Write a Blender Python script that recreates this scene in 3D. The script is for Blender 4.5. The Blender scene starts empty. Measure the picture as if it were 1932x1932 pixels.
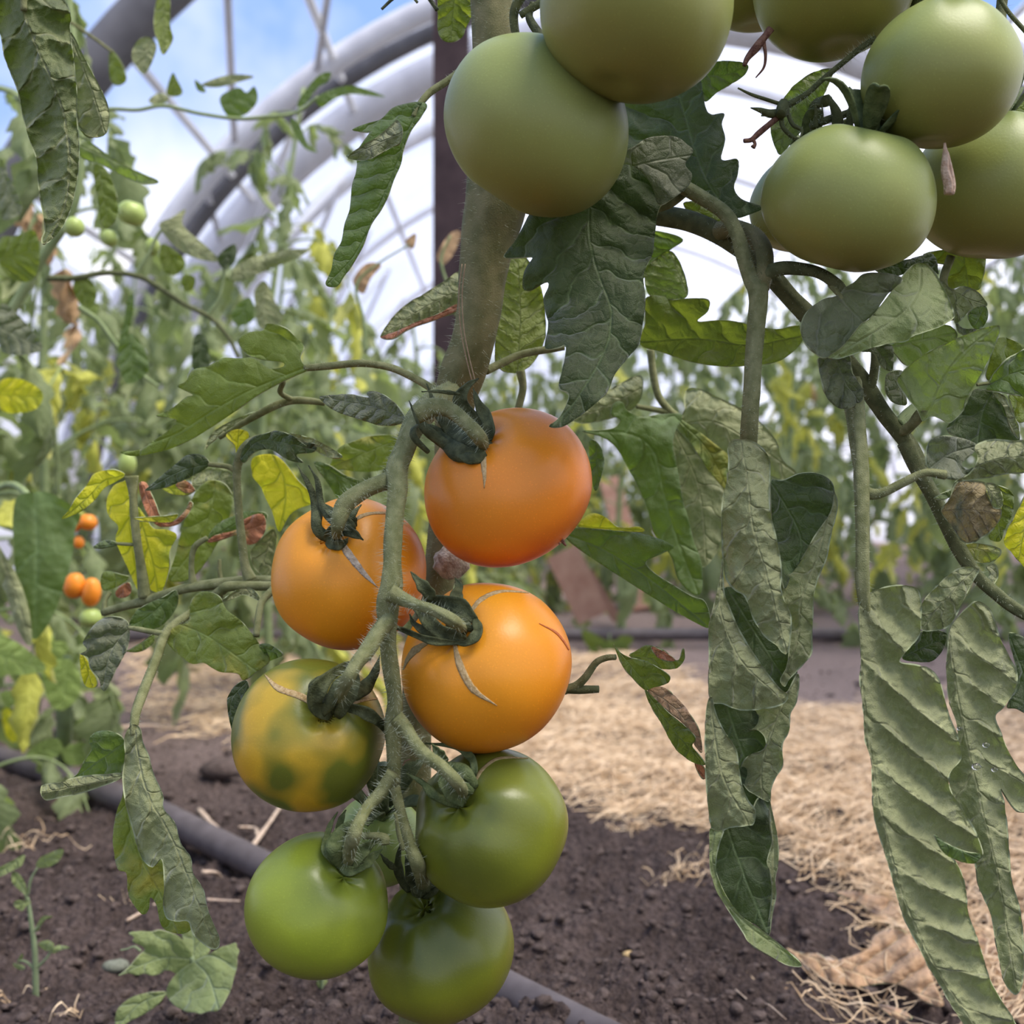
import bpy, bmesh, math, random
import numpy as np
from mathutils import Vector, Matrix, noise
from mathutils.bvhtree import BVHTree
from mathutils.geometry import delaunay_2d_cdt

S = bpy.context.scene
COL = S.collection
RND = random.Random(7)

# ------------------------------------------------------------------ camera, world, sun, exposure
F = 2072.0            # focal length in pixels of the 1932 px frame
H = 0.32              # camera height over the soil
cam_d = bpy.data.cameras.new('camera')
cam = bpy.data.objects.new('camera', cam_d); COL.objects.link(cam)
cam.location = (0, 0, H); cam.rotation_euler = (math.radians(90), 0, 0)
cam_d.sensor_width = 36; cam_d.lens = 36 * F / 1932
cam_d.clip_start = 0.02; cam_d.clip_end = 200
cam_d.dof.use_dof = True; cam_d.dof.focus_distance = 0.45; cam_d.dof.aperture_fstop = 38.6 / 3.3
S.camera = cam

S.view_settings.view_transform = 'Standard'; S.view_settings.look = 'None'
S.view_settings.gamma = 1; S.view_settings.use_curve_mapping = False
S.view_settings.exposure = 0.46

W = bpy.data.worlds.new('sky'); S.world = W; W.use_nodes = True
nt = W.node_tree; nt.nodes.clear()
out = nt.nodes.new('ShaderNodeOutputWorld'); bgn = nt.nodes.new('ShaderNodeBackground')
tc = nt.nodes.new('ShaderNodeTexCoord'); sep = nt.nodes.new('ShaderNodeSeparateXYZ')
rmp = nt.nodes.new('ShaderNodeValToRGB'); nz = nt.nodes.new('ShaderNodeTexNoise')
mixc = nt.nodes.new('ShaderNodeMix'); mixc.data_type = 'RGBA'; cr2 = nt.nodes.new('ShaderNodeValToRGB')
nt.links.new(tc.outputs['Generated'], sep.inputs[0]); nt.links.new(sep.outputs['Z'], rmp.inputs[0])
rmp.color_ramp.elements[0].position = 0.0; rmp.color_ramp.elements[0].color = (0.90, 0.90, 0.95, 1)
rmp.color_ramp.elements[1].position = 0.30; rmp.color_ramp.elements[1].color = (0.21, 0.335, 0.66, 1)
nz.inputs['Scale'].default_value = 2.6; nz.inputs['Detail'].default_value = 5
nt.links.new(tc.outputs['Generated'], nz.inputs['Vector'])
cr2.color_ramp.elements[0].position = 0.50; cr2.color_ramp.elements[1].position = 0.75
nt.links.new(nz.outputs['Fac'], cr2.inputs[0]); nt.links.new(cr2.outputs['Color'], mixc.inputs['Factor'])
nt.links.new(rmp.outputs['Color'], mixc.inputs['A']); mixc.inputs['B'].default_value = (1.05, 1.0, 0.96, 1)
nt.links.new(mixc.outputs['Result'], bgn.inputs['Color']); bgn.inputs['Strength'].default_value = 1.25
nt.links.new(bgn.outputs[0], out.inputs[0])

sun_d = bpy.data.lights.new('sun', 'SUN'); sun_d.energy = 4.2; sun_d.angle = math.radians(35); sun_d.color = (1, 0.93, 0.82)
sun = bpy.data.objects.new('sun', sun_d); COL.objects.link(sun)
sun.rotation_euler = (math.radians(10), math.radians(24), 0)   # high, a little from the left and from behind the camera

# ------------------------------------------------------------------ helpers
CR = {1: (0, 0, 2.0), 2: (800, 0, 1.7067), 3: (0, 600, 2.415), 4: (400, 650, 2.415), 5: (400, 1250, 2.415),
      6: (1050, 650, 2.1905), 7: (1050, 1150, 2.1905), 8: (0, 1200, 2.64), 9: (1500, 480, 2.683),
      10: (0, 0, 3.864), 11: (0, 880, 4.6), 12: (1300, 0, 3.057), 0: (0, 0, 1.0)}

def Z(c, pts):
    x0, y0, s = CR[c]
    return [(x0 + p[0] / s, y0 + p[1] / s) for p in pts]

def at(px, py, Y):
    return Vector(((px - 966) / F * Y, Y, H - (py - 966) / F * Y))

def cr_open(P, n):
    """Catmull-Rom through the rows of P, n samples."""
    P = np.asarray(P, float)
    if len(P) == 2:
        t = np.linspace(0, 1, n)[:, None]; return P[0] * (1 - t) + P[1] * t
    Q = np.vstack([2 * P[0] - P[1], P, 2 * P[-1] - P[-2]])
    seg = len(P) - 1
    t = np.linspace(0, seg, n); i = np.minimum(t.astype(int), seg - 1); u = (t - i)[:, None]
    p0, p1, p2, p3 = Q[i], Q[i + 1], Q[i + 2], Q[i + 3]
    return 0.5 * (2 * p1 + (p2 - p0) * u + (2 * p0 - 5 * p1 + 4 * p2 - p3) * u ** 2 + (3 * p1 - p0 - 3 * p2 + p3) * u ** 3)

def cr_closed(P, sub):
    P = np.asarray(P, float); n = len(P); o = []
    for i in range(n):
        p0, p1, p2, p3 = P[i - 1], P[i], P[(i + 1) % n], P[(i + 2) % n]
        for k in range(sub):
            u = k / sub
            o.append(0.5 * (2 * p1 + (p2 - p0) * u + (2 * p0 - 5 * p1 + 4 * p2 - p3) * u ** 2 + (3 * p1 - p0 - 3 * p2 + p3) * u ** 3))
    return np.array(o)

def wm(o):
    m = o.matrix_basis.copy()
    return (wm(o.parent) @ o.matrix_parent_inverse @ m) if o.parent else m

def link(name, me, mat=None, parent=None, smooth=True):
    o = bpy.data.objects.new(name, me); COL.objects.link(o)
    if mat is not None:
        for m in (mat if isinstance(mat, (list, tuple)) else [mat]): me.materials.append(m)
    if smooth: me.polygons.foreach_set('use_smooth', [True] * len(me.polygons))
    if parent is not None:
        o.parent = parent; o.matrix_parent_inverse = wm(parent).inverted()
    return o

def mesh(verts, faces, name='m'):
    me = bpy.data.meshes.new(name); me.from_pydata([tuple(v) for v in verts], [], faces); me.update(); return me

def tag(o, label=None, cat=None, group=None, kind=None):
    if label: o['label'] = label
    if cat: o['category'] = cat
    if group: o['group'] = group
    if kind: o['kind'] = kind
    return o

def empty(name, loc, label=None, cat=None, group=None):
    o = bpy.data.objects.new(name, None); COL.objects.link(o); o.location = loc; o.empty_display_size = .02
    return tag(o, label, cat, group)

class MB:
    def __init__(s): s.v = []; s.f = []
    def add(s, v, f):
        b = len(s.v); s.v += [tuple(x) for x in v]; s.f += [tuple(i + b for i in q) for q in f]; return s
    def build(s, name, mat, parent=None, smooth=True):
        return link(name, mesh(s.v, s.f, name), mat, parent, smooth)

def tube_geo(pts, radii, seg=12, n=None, ribs=0, ribn=5, wob=0):
    """Tube along 3-D points; returns verts, faces and the frame list."""
    n = n or max(2, len(pts) * 5)
    P = cr_open(np.array([tuple(p) for p in pts]), n)
    R = cr_open(np.array([[r] for r in radii]), n)[:, 0] if len(radii) > 1 else np.full(n, radii[0])
    T = np.gradient(P, axis=0); T /= np.linalg.norm(T, axis=1)[:, None] + 1e-12
    u = np.cross(T[0], [0, 1, 0.3]); u /= np.linalg.norm(u) + 1e-9
    V = []; fr = []
    for i in range(n):
        u = u - T[i] * np.dot(u, T[i]); u /= np.linalg.norm(u) + 1e-9
        w = np.cross(T[i], u); fr.append((P[i], T[i], u.copy(), w, R[i]))
        for k in range(seg):
            a = 2 * math.pi * k / seg
            rr = R[i] * (1 + ribs * math.cos(ribn * a) + (wob * noise.noise(Vector(P[i]) * 60 + Vector((k, 0, 0))) if wob else 0))
            V.append(P[i] + (u * math.cos(a) + w * math.sin(a)) * rr)
    Fc = [(i * seg + k, i * seg + (k + 1) % seg, (i + 1) * seg + (k + 1) % seg, (i + 1) * seg + k) for i in range(n - 1) for k in range(seg)]
    Fc += [tuple(range(seg))[::-1], tuple((n - 1) * seg + k for k in range(seg))]
    return V, Fc, fr

def tube(name, pts, radii, mat, parent=None, seg=12, n=None, ribs=0.0, hair=0, hlen=.0035, hmat=None, ribn=5, wob=0):
    V, Fc, fr = tube_geo(pts, radii, seg, n, ribs, ribn, wob)
    o = link(name, mesh(V, Fc, name), mat, parent)
    if hair:
        hairs(fr, hair, hlen, o)
    return o

def hairs(fr, count, hlen, parent):
    m = MB(); r = RND
    for _ in range(count):
        i = r.randrange(len(fr) - 1); t = r.random()
        P = fr[i][0] * (1 - t) + fr[i + 1][0] * t; u, w, R = fr[i][2], fr[i][3], fr[i][4]
        a = r.random() * 2 * math.pi; d = u * math.cos(a) + w * math.sin(a)
        L = hlen * r.uniform(.25, 1.0) ** 1.3
        b = P + d * R * .96; k = fr[i][1] * r.uniform(-.35, .35) * L + np.array([0, 0, -1]) * L * .15
        e = b + d * L + k; s1 = np.cross(d, [0.1, 0.2, 1]); s1 /= np.linalg.norm(s1) + 1e-9; s2 = np.cross(d, s1)
        q = 7.5e-5
        m.add([b + s1 * q, b - s1 * q * .5 + s2 * q * .8, b - s1 * q * .5 - s2 * q * .8, e], [(0, 1, 3), (1, 2, 3), (2, 0, 3)])
    o = m.build('hairs', M['hair'], parent, False); tag(o, kind='stuff'); return o

# ------------------------------------------------------------------ materials
M = {}
def newmat(name):
    m = bpy.data.materials.new(name); m.use_nodes = True; t = m.node_tree; t.nodes.clear()
    o = t.nodes.new('ShaderNodeOutputMaterial'); return m, t, o

def N(t, kind, **kw):
    n = t.nodes.new(kind)
    for k, v in kw.items():
        if k.startswith('i_'):
            n.inputs[k[2:].replace('_', ' ')].default_value = v
        else: setattr(n, k, v)
    return n

def mathn(t, op, a, b=None, c=None, clamp=False):
    n = t.nodes.new('ShaderNodeMath'); n.operation = op; n.use_clamp = clamp
    for i, x in enumerate((a, b, c)):
        if x is None: continue
        if isinstance(x, (int, float)): n.inputs[i].default_value = x
        else: t.links.new(x, n.inputs[i])
    return n.outputs[0]

def mixn(t, f, a, b, blend='MIX'):
    n = t.nodes.new('ShaderNodeMix'); n.data_type = 'RGBA'; n.blend_type = blend
    for s, x in (('Factor', f), ('A', a), ('B', b)):
        if isinstance(x, (int, float)): n.inputs[s].default_value = x
        elif isinstance(x, (tuple, list)): n.inputs[s].default_value = (*x[:3], 1)
        else: t.links.new(x, n.inputs[s])
    return n.outputs['Result']

def ramp(t, fac, stops):
    n = t.nodes.new('ShaderNodeValToRGB'); e = n.color_ramp.elements
    while len(e) < len(stops): e.new(.5)
    for i, (p, c) in enumerate(stops):
        e[i].position = p; e[i].color = (*c[:3], 1) if isinstance(c, (tuple, list)) else (c, c, c, 1)
    t.links.new(fac, n.inputs[0]); return n.outputs['Color']

def simple(name, c1, c2, rough=.6, scale=300, bump=.3, bscale=None, dist=.0006, trans=None, coat=0, detail=4):
    m, t, o = newmat(name)
    tc = N(t, 'ShaderNodeTexCoord'); nz = N(t, 'ShaderNodeTexNoise', i_Scale=scale, i_Detail=detail)
    t.links.new(tc.outputs['Object'], nz.inputs['Vector'])
    col = ramp(t, nz.outputs['Fac'], [(.35, c1), (.65, c2)])
    b = N(t, 'ShaderNodeBsdfPrincipled', i_Roughness=rough); b.inputs['Specular IOR Level'].default_value = .22
    t.links.new(col, b.inputs['Base Color'])
    nb = N(t, 'ShaderNodeTexNoise', i_Scale=bscale or scale * 3, i_Detail=3); t.links.new(tc.outputs['Object'], nb.inputs['Vector'])
    bp = N(t, 'ShaderNodeBump', i_Strength=bump, i_Distance=dist); t.links.new(nb.outputs['Fac'], bp.inputs['Height'])
    t.links.new(bp.outputs[0], b.inputs['Normal']); sh = b.outputs[0]
    if coat: b.inputs['Coat Weight'].default_value = coat
    if trans:
        tr = N(t, 'ShaderNodeBsdfTranslucent'); tr.inputs[0].default_value = (*trans[1], 1)
        mx = N(t, 'ShaderNodeMixShader'); mx.inputs[0].default_value = trans[0]
        t.links.new(sh, mx.inputs[1]); t.links.new(tr.outputs[0], mx.inputs[2]); sh = mx.outputs[0]
    t.links.new(sh, o.inputs[0]); M[name] = m; return m

def vein_group():
    g = bpy.data.node_groups.new('leaf_veins', 'ShaderNodeTree')
    for nm, st in (('Vein', 'NodeSocketFloat'), ('Height', 'NodeSocketFloat')):
        g.interface.new_socket(nm, in_out='OUTPUT', socket_type=st)
    gi = g.nodes.new('NodeGroupOutput'); t = g
    uv = N(t, 'ShaderNodeUVMap'); sp = N(t, 'ShaderNodeSeparateXYZ')
    wn = N(t, 'ShaderNodeTexNoise', i_Scale=1.1, i_Detail=1); t.links.new(uv.outputs[0], wn.inputs['Vector'])
    t.links.new(uv.outputs[0], sp.inputs[0]); U, V = sp.outputs[0], sp.outputs[1]
    U2 = mathn(t, 'ADD', U, mathn(t, 'MULTIPLY', mathn(t, 'SUBTRACT', wn.outputs['Fac'], .5), .9))
    aV = mathn(t, 'ABSOLUTE', V); side = mathn(t, 'MULTIPLY', mathn(t, 'GREATER_THAN', V, 0.0), .45)
    s = mathn(t, 'ADD', mathn(t, 'SUBTRACT', U2, mathn(t, 'MULTIPLY', aV, .75)), side)
    fr = mathn(t, 'ABSOLUTE', mathn(t, 'SUBTRACT', mathn(t, 'FRACT', s), .5))      # 0.5 on a vein, 0 between
    lat = mathn(t, 'SUBTRACT', .5, fr)
    latm = mathn(t, 'SUBTRACT', 1.0, mathn(t, 'DIVIDE', lat, .075), clamp=True)
    midm = mathn(t, 'SUBTRACT', 1.0, mathn(t, 'DIVIDE', aV, .06), clamp=True)
    vo = N(t, 'ShaderNodeTexVoronoi', feature='DISTANCE_TO_EDGE', i_Scale=2.6); t.links.new(uv.outputs[0], vo.inputs['Vector'])
    ter = mathn(t, 'SUBTRACT', 1.0, mathn(t, 'DIVIDE', vo.outputs['Distance'], .05), clamp=True)
    v = mathn(t, 'MAXIMUM', mathn(t, 'MAXIMUM', latm, midm), mathn(t, 'MULTIPLY', ter, .28))
    hgt = mathn(t, 'ADD', mathn(t, 'MINIMUM', lat, .3), mathn(t, 'MULTIPLY', mathn(t, 'MINIMUM', vo.outputs['Distance'], .18), .5))
    hgt = mathn(t, 'SUBTRACT', hgt, mathn(t, 'MULTIPLY', mathn(t, 'MAXIMUM', latm, midm), .22))
    t.links.new(v, gi.inputs['Vein']); t.links.new(hgt, gi.inputs['Height']); return g
VG = vein_group()

def leafmat(name, top, under, tcol=(.22, .36, .02), tw=.4, veintop=None, veinund=None, blotch=None, bamt=(.55, .7), bump=.8, rough=.55):
    """Two-sided leaf: front faces wear the upper side, back faces the paler underside."""
    k_ = lambda c: (c[0] * 1.28, c[1] * 1.15, c[2] * .88)
    top, under = k_(top), k_(under)
    if veinund: veinund = k_(veinund)
    m, t, o = newmat(name)
    g = t.nodes.new('ShaderNodeGroup'); g.node_tree = VG; vein = g.outputs['Vein']
    tc = N(t, 'ShaderNodeTexCoord'); geo = N(t, 'ShaderNodeNewGeometry')
    nz = N(t, 'ShaderNodeTexNoise', i_Scale=70, i_Detail=4); t.links.new(tc.outputs['Object'], nz.inputs['Vector'])
    var = ramp(t, nz.outputs['Fac'], [(.3, .78), (.7, 1.2)])
    vt = veintop or tuple(min(1, c * 2.0 + .03) for c in top); vu = veinund or tuple(min(1, c * 1.25 + .02) for c in under)
    ct = mixn(t, mathn(t, 'MULTIPLY', vein, .7), top, vt); cu = mixn(t, mathn(t, 'MULTIPLY', vein, .85), under, vu)
    c = mixn(t, geo.outputs['Backfacing'], ct, cu); c = mixn(t, 1.0, c, var, 'MULTIPLY'); tcn = mixn(t, mathn(t, 'MULTIPLY', vein, .5), tcol, tuple(x * .55 for x in tcol))
    if blotch:
        n2 = N(t, 'ShaderNodeTexNoise', i_Scale=blotch[1], i_Detail=3); t.links.new(tc.outputs['Object'], n2.inputs['Vector'])
        f = ramp(t, n2.outputs['Fac'], [(bamt[0], 0.0), (bamt[1], 1.0)])
        c = mixn(t, f, c, blotch[0]); tcn = mixn(t, f, tcn, tuple(x * .9 for x in blotch[0]))
    n3 = N(t, 'ShaderNodeTexNoise', i_Scale=1800, i_Detail=2); t.links.new(tc.outputs['Object'], n3.inputs['Vector'])
    h = mathn(t, 'ADD', mathn(t, 'MULTIPLY', g.outputs['Height'], mathn(t, 'SUBTRACT', 1.0, mathn(t, 'MULTIPLY', geo.outputs['Backfacing'], 2.0))), mathn(t, 'MULTIPLY', n3.outputs['Fac'], .12))
    bp = N(t, 'ShaderNodeBump', i_Strength=bump, i_Distance=.0045); t.links.new(h, bp.inputs['Height'])
    b = N(t, 'ShaderNodeBsdfPrincipled', i_Roughness=rough); t.links.new(c, b.inputs['Base Color']); t.links.new(bp.outputs[0], b.inputs['Normal'])
    b.inputs['Specular IOR Level'].default_value = .35; b.inputs['Sheen Weight'].default_value = .25; b.inputs['Sheen Roughness'].default_value = .4
    tr = N(t, 'ShaderNodeBsdfTranslucent'); t.links.new(tcn, tr.inputs[0]); t.links.new(bp.outputs[0], tr.inputs['Normal'])
    mx = N(t, 'ShaderNodeMixShader'); mx.inputs[0].default_value = tw
    t.links.new(b.outputs[0], mx.inputs[1]); t.links.new(tr.outputs[0], mx.inputs[2]); t.links.new(mx.outputs[0], o.inputs[0])
    M[name] = m; return m

# leaves: upper side, underside, light let through
leafmat('leaf', (.060, .105, .040), (.200, .255, .140), (.26, .40, .03), .35)
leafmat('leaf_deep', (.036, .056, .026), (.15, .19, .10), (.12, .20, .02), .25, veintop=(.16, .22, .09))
leafmat('leaf_bright', (.085, .135, .028), (.18, .24, .09), (.27, .34, .025), .42)
leafmat('leaf_pale', (.085, .13, .055), (.195, .228, .138), (.28, .38, .08), .22, bump=.8, veinund=(.30, .34, .21))
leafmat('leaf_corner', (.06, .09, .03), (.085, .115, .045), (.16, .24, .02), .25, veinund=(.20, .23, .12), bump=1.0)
leafmat('leaf_tan', (.15, .15, .08), (.21, .18, .11), (.3, .25, .08), .25, blotch=((.16, .17, .09), 90))
leafmat('leaf_gray', (.105, .125, .095), (.20, .23, .16), (.2, .3, .04), .25)
leafmat('leaf_yellow', (.55, .56, .03), (.60, .62, .12), (.85, .85, .03), .5, veintop=(.22, .34, .03), veinund=(.25, .36, .05), blotch=((.24, .34, .03), 30), bamt=(.48, .75))
leafmat('leaf_mottled', (.10, .15, .045), (.22, .27, .15), (.4, .5, .03), .35, blotch=((.36, .34, .05), 55), bamt=(.55, .72))
leafmat('leaf_brown', (.30, .13, .08), (.36, .20, .13), (.5, .2, .08), .3, blotch=((.42, .30, .10), 60))
leafmat('leaf_dry', (.46, .31, .22), (.50, .36, .27), (.45, .30, .18), .2, blotch=((.24, .15, .10), 60), bump=1.0)
leafmat('leaf_far', (.135, .180, .105), (.30, .36, .24), (.34, .44, .12), .40, bump=.3)  # distance haze put into the colour: paler, greyer than the near leaves
leafmat('leaf_far_yellow', (.36, .40, .09), (.42, .46, .18), (.6, .62, .10), .42, bump=.3)
leafmat('leaf_far_brown', (.34, .24, .15), (.42, .32, .22), (.45, .28, .15), .35, bump=.3)
leafmat('weed_far', (.23, .34, .12), (.28, .40, .16), (.40, .55, .10), .4)
leafmat('weed', (.19, .255, .125), (.24, .30, .18), (.34, .44, .10), .32, veintop=(.30, .38, .22))
simple('leaf_rim', (.26, .29, .15), (.36, .39, .23), .8)
simple('grey_fuzz', (.20, .21, .15), (.30, .31, .24), .9, 600, 1.0, 1500, .002)
simple('stem', (.150, .160, .062), (.245, .250, .115), .75, 260, .9, 2500, .0005)
simple('stem_brown', (.115, .115, .042), (.20, .18, .08), .7, 120, .6, 1500, .0005)
simple('stem_dark', (.080, .090, .035), (.135, .145, .062), .75, 260, .8, 2500, .0005)
simple('stem_far', (.17, .22, .09), (.25, .30, .14), .75, 60, .2)
simple('sepal', (.040, .048, .018), (.100, .112, .048), .6, 300, .8, 1500, .0006)
simple('sepal_green', (.065, .090, .030), (.13, .16, .06), .6, 300, .8, 1500, .0006)
simple('cork', (.46, .30, .12), (.68, .50, .26), .85, 900, 1.0, 3500, .0006)
simple('cork_gray', (.30, .22, .09), (.42, .33, .16), .85, 900, 1.0, 3500, .0006)
simple('scar_red', (.45, .10, .03), (.5, .16, .05), .7, 900)
simple('dry_flower', (.13, .055, .04), (.28, .15, .10), .9, 500, 1.0, 1500, .0008)
simple('petal_dry', (.50, .33, .22), (.62, .46, .33), .85, 500, 1.0, 900, .0008)
simple('scar', (.34, .26, .18), (.60, .52, .40), .9, 350, 1.0, 900, .001)
simple('hair', (.55, .60, .45), (.65, .70, .55), .7, trans=(.4, (.7, .75, .6)))
simple('straw', (.50, .33, .18), (.90, .70, .47), .7, 60, .4, 800, .0005, trans=(.15, (.7, .5, .3)))
simple('twig', (.42, .30, .22), (.58, .46, .35), .8, 200, .6, 900, .0006)
simple('pipe', (.085, .070, .070), (.125, .105, .105), .55, 40, .15, 1200, .0003)
simple('clod', (.060, .043, .036), (.125, .092, .080), .95, 200, 1.0, 700, .0015)
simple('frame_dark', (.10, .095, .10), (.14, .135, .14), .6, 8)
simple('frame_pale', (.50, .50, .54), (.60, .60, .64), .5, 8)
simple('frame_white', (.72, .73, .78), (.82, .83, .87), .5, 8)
simple('post_wood', (.030, .018, .020), (.055, .035, .036), .8, 12)
simple('wood_red', (.33, .18, .13), (.42, .26, .19), .8, 25, .4, 200, .002)
simple('string', (.26, .18, .11), (.36, .27, .17), .9, 900)

def tomato_mat(name, body, shoulder, bottom, pos=(-.55, .1, .75), blotch=None, rough=.36, sss=.08, coat=.22, nsc=1.2, streak=0.25):
    """Colour runs from blossom end to shoulder along the fruit's own axis, as it ripens."""
    m, t, o = newmat(name)
    tc = N(t, 'ShaderNodeTexCoord'); sp = N(t, 'ShaderNodeSeparateXYZ'); t.links.new(tc.outputs['Object'], sp.inputs[0])
    k = 1 / .036
    mp = N(t, 'ShaderNodeMapping'); mp.inputs['Scale'].default_value = (k, k, k); t.links.new(tc.outputs['Object'], mp.inputs[0])
    nz = N(t, 'ShaderNodeTexNoise', i_Scale=nsc, i_Detail=2); t.links.new(mp.outputs[0], nz.inputs['Vector'])
    mp2 = N(t, 'ShaderNodeMapping'); mp2.inputs['Scale'].default_value = (k * 3, k * 3, k * .35); t.links.new(tc.outputs['Object'], mp2.inputs[0])
    n2 = N(t, 'ShaderNodeTexNoise', i_Scale=1.2, i_Detail=3); t.links.new(mp2.outputs[0], n2.inputs['Vector'])
    z = mathn(t, 'MULTIPLY', sp.outputs['Z'], k)
    z = mathn(t, 'ADD', z, mathn(t, 'MULTIPLY', mathn(t, 'SUBTRACT', nz.outputs['Fac'], .5), .7))
    z = mathn(t, 'ADD', z, mathn(t, 'MULTIPLY', mathn(t, 'SUBTRACT', n2.outputs['Fac'], .5), streak))
    c = ramp(t, mathn(t, 'MULTIPLY_ADD', z, .5, .5), [(pos[0] * .5 + .5, bottom), (pos[1] * .5 + .5, body), (pos[2] * .5 + .5, shoulder)])
    if blotch:
        n3 = N(t, 'ShaderNodeTexNoise', i_Scale=blotch[1], i_Detail=1.5); t.links.new(mp.outputs[0], n3.inputs['Vector'])
        c = mixn(t, ramp(t, n3.outputs['Fac'], [(blotch[2], 0.0), (blotch[3], 1.0)]), c, blotch[0])
    n4 = N(t, 'ShaderNodeTexNoise', i_Scale=1500, i_Detail=1); t.links.new(tc.outputs['Object'], n4.inputs['Vector'])
    c = mixn(t, 1.0, c, ramp(t, n4.outputs['Fac'], [(.62, 1.0), (.78, 1.22)]), 'MULTIPLY')
    b = N(t, 'ShaderNodeBsdfPrincipled', i_Roughness=rough); t.links.new(c, b.inputs['Base Color'])
    b.inputs['Subsurface Weight'].default_value = sss; b.inputs['Subsurface Scale'].default_value = .006
    b.inputs['Subsurface Radius'].default_value = (1, .5, .15)
    b.inputs['Coat Weight'].default_value = coat; b.inputs['Coat Roughness'].default_value = .32
    b.inputs['Specular IOR Level'].default_value = .25
    n5 = N(t, 'ShaderNodeTexNoise', i_Scale=900, i_Detail=2); t.links.new(tc.outputs['Object'], n5.inputs['Vector'])
    bp = N(t, 'ShaderNodeBump', i_Strength=.12, i_Distance=.0004); t.links.new(n5.outputs['Fac'], bp.inputs['Height'])
    t.links.new(bp.outputs[0], b.inputs['Normal']); t.links.new(bp.outputs[0], b.inputs['Coat Normal'])
    t.links.new(b.outputs[0], o.inputs[0]); M[name] = m; return m

OR, ORD, RD = (.78, .265, .022), (.74, .30, .035), (.66, .115, .020)
tomato_mat('tomato_orange_red', (.74, .21, .014), (.70, .25, .020), (.52, .055, .010), pos=(-.85, .05, .9))
tomato_mat('tomato_orange', (.78, .265, .010), (.74, .30, .018), (.60, .12, .010), pos=(-.95, .1, .9))
tomato_mat('tomato_turning', (.56, .33, .020), (.30, .25, .030), (.58, .24, .02), pos=(-.6, .15, .95), blotch=((.13, .145, .016), 1.5, .38, .54))
tomato_mat('tomato_green', (.185, .205, .014), (.075, .095, .014), (.21, .18, .018), pos=(-.7, .1, .80), coat=.45)
tomato_mat('tomato_light_green', (.245, .300, .022), (.085, .115, .018), (.24, .25, .03), pos=(-.7, .2, .80), coat=.35)
tomato_mat('tomato_pale', (.270, .300, .080), (.170, .210, .060), (.250, .230, .050), pos=(-.7, .2, .85), rough=.42, coat=.10, streak=.12)
tomato_mat('tomato_far_orange', (.85, .26, .02), (.85, .35, .03), (.7, .14, .02))
tomato_mat('tomato_far_green', (.34, .42, .11), (.22, .30, .08), (.36, .4, .12))

# film of the greenhouse: thin milky polyethylene, partly clear
def film(name, clear, col):
    m, t, o = newmat(name)
    tr = N(t, 'ShaderNodeBsdfTransparent'); tl = N(t, 'ShaderNodeBsdfTranslucent'); tl.inputs[0].default_value = (*col, 1)
    df = N(t, 'ShaderNodeBsdfDiffuse'); df.inputs[0].default_value = (*col, 1)
    a = N(t, 'ShaderNodeMixShader'); a.inputs[0].default_value = .35; t.links.new(tl.outputs[0], a.inputs[1]); t.links.new(df.outputs[0], a.inputs[2])
    b = N(t, 'ShaderNodeMixShader')
    tc = N(t, 'ShaderNodeTexCoord'); nz = N(t, 'ShaderNodeTexNoise', i_Scale=.9, i_Detail=4); t.links.new(tc.outputs['Object'], nz.inputs['Vector'])
    t.links.new(ramp(t, nz.outputs['Fac'], [(.3, clear - .15), (.7, clear + .15)]), b.inputs[0])
    t.links.new(a.outputs[0], b.inputs[1]); t.links.new(tr.outputs[0], b.inputs[2]); t.links.new(b.outputs[0], o.inputs[0]); M[name] = m
film('film', .22, (.90, .91, .96))
# ------------------------------------------------------------------ soil
def soil_mat():
    m, t, o = newmat('soil')
    tc = N(t, 'ShaderNodeTexCoord'); P = tc.outputs['Object']
    n1 = N(t, 'ShaderNodeTexNoise', i_Scale=9, i_Detail=8, i_Roughness=.65); t.links.new(P, n1.inputs['Vector'])
    n2 = N(t, 'ShaderNodeTexNoise', i_Scale=170, i_Detail=5, i_Roughness=.7); t.links.new(P, n2.inputs['Vector'])
    dark = ramp(t, n1.outputs['Fac'], [(.35, (.065, .046, .040)), (.7, (.145, .106, .094))])
    dark = mixn(t, 1.0, dark, ramp(t, n2.outputs['Fac'], [(.3, .45), (.7, 1.6)]), 'MULTIPLY')
    sp = N(t, 'ShaderNodeSeparateXYZ'); t.links.new(P, sp.inputs[0])
    n3 = N(t, 'ShaderNodeTexNoise', i_Scale=2.5, i_Detail=4); t.links.new(P, n3.inputs['Vector'])
    y = mathn(t, 'ADD', sp.outputs['Y'], mathn(t, 'MULTIPLY', mathn(t, 'SUBTRACT', n3.outputs['Fac'], .5), .9))
    pale = mixn(t, 1.0, (.34, .255, .225), ramp(t, n2.outputs['Fac'], [(.3, .75), (.7, 1.2)]), 'MULTIPLY')   # trodden dry path
    c = mixn(t, ramp(t, mathn(t, 'MULTIPLY', y, .25), [(.30, 0.0), (.46, 1.0)]), dark, pale)
    b = N(t, 'ShaderNodeBsdfPrincipled', i_Roughness=.95); b.inputs['Specular IOR Level'].default_value = .15
    t.links.new(c, b.inputs['Base Color'])
    vo = N(t, 'ShaderNodeTexVoronoi', i_Scale=190); t.links.new(P, vo.inputs['Vector'])
    h = mathn(t, 'ADD', n2.outputs['Fac'], mathn(t, 'MULTIPLY', vo.outputs['Distance'], -.6))
    bp = N(t, 'ShaderNodeBump', i_Strength=1.0, i_Distance=.010); t.links.new(h, bp.inputs['Height']); t.links.new(bp.outputs[0], b.inputs['Normal'])
    t.links.new(b.outputs[0], o.inputs[0]); M['soil'] = m
soil_mat()

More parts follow.
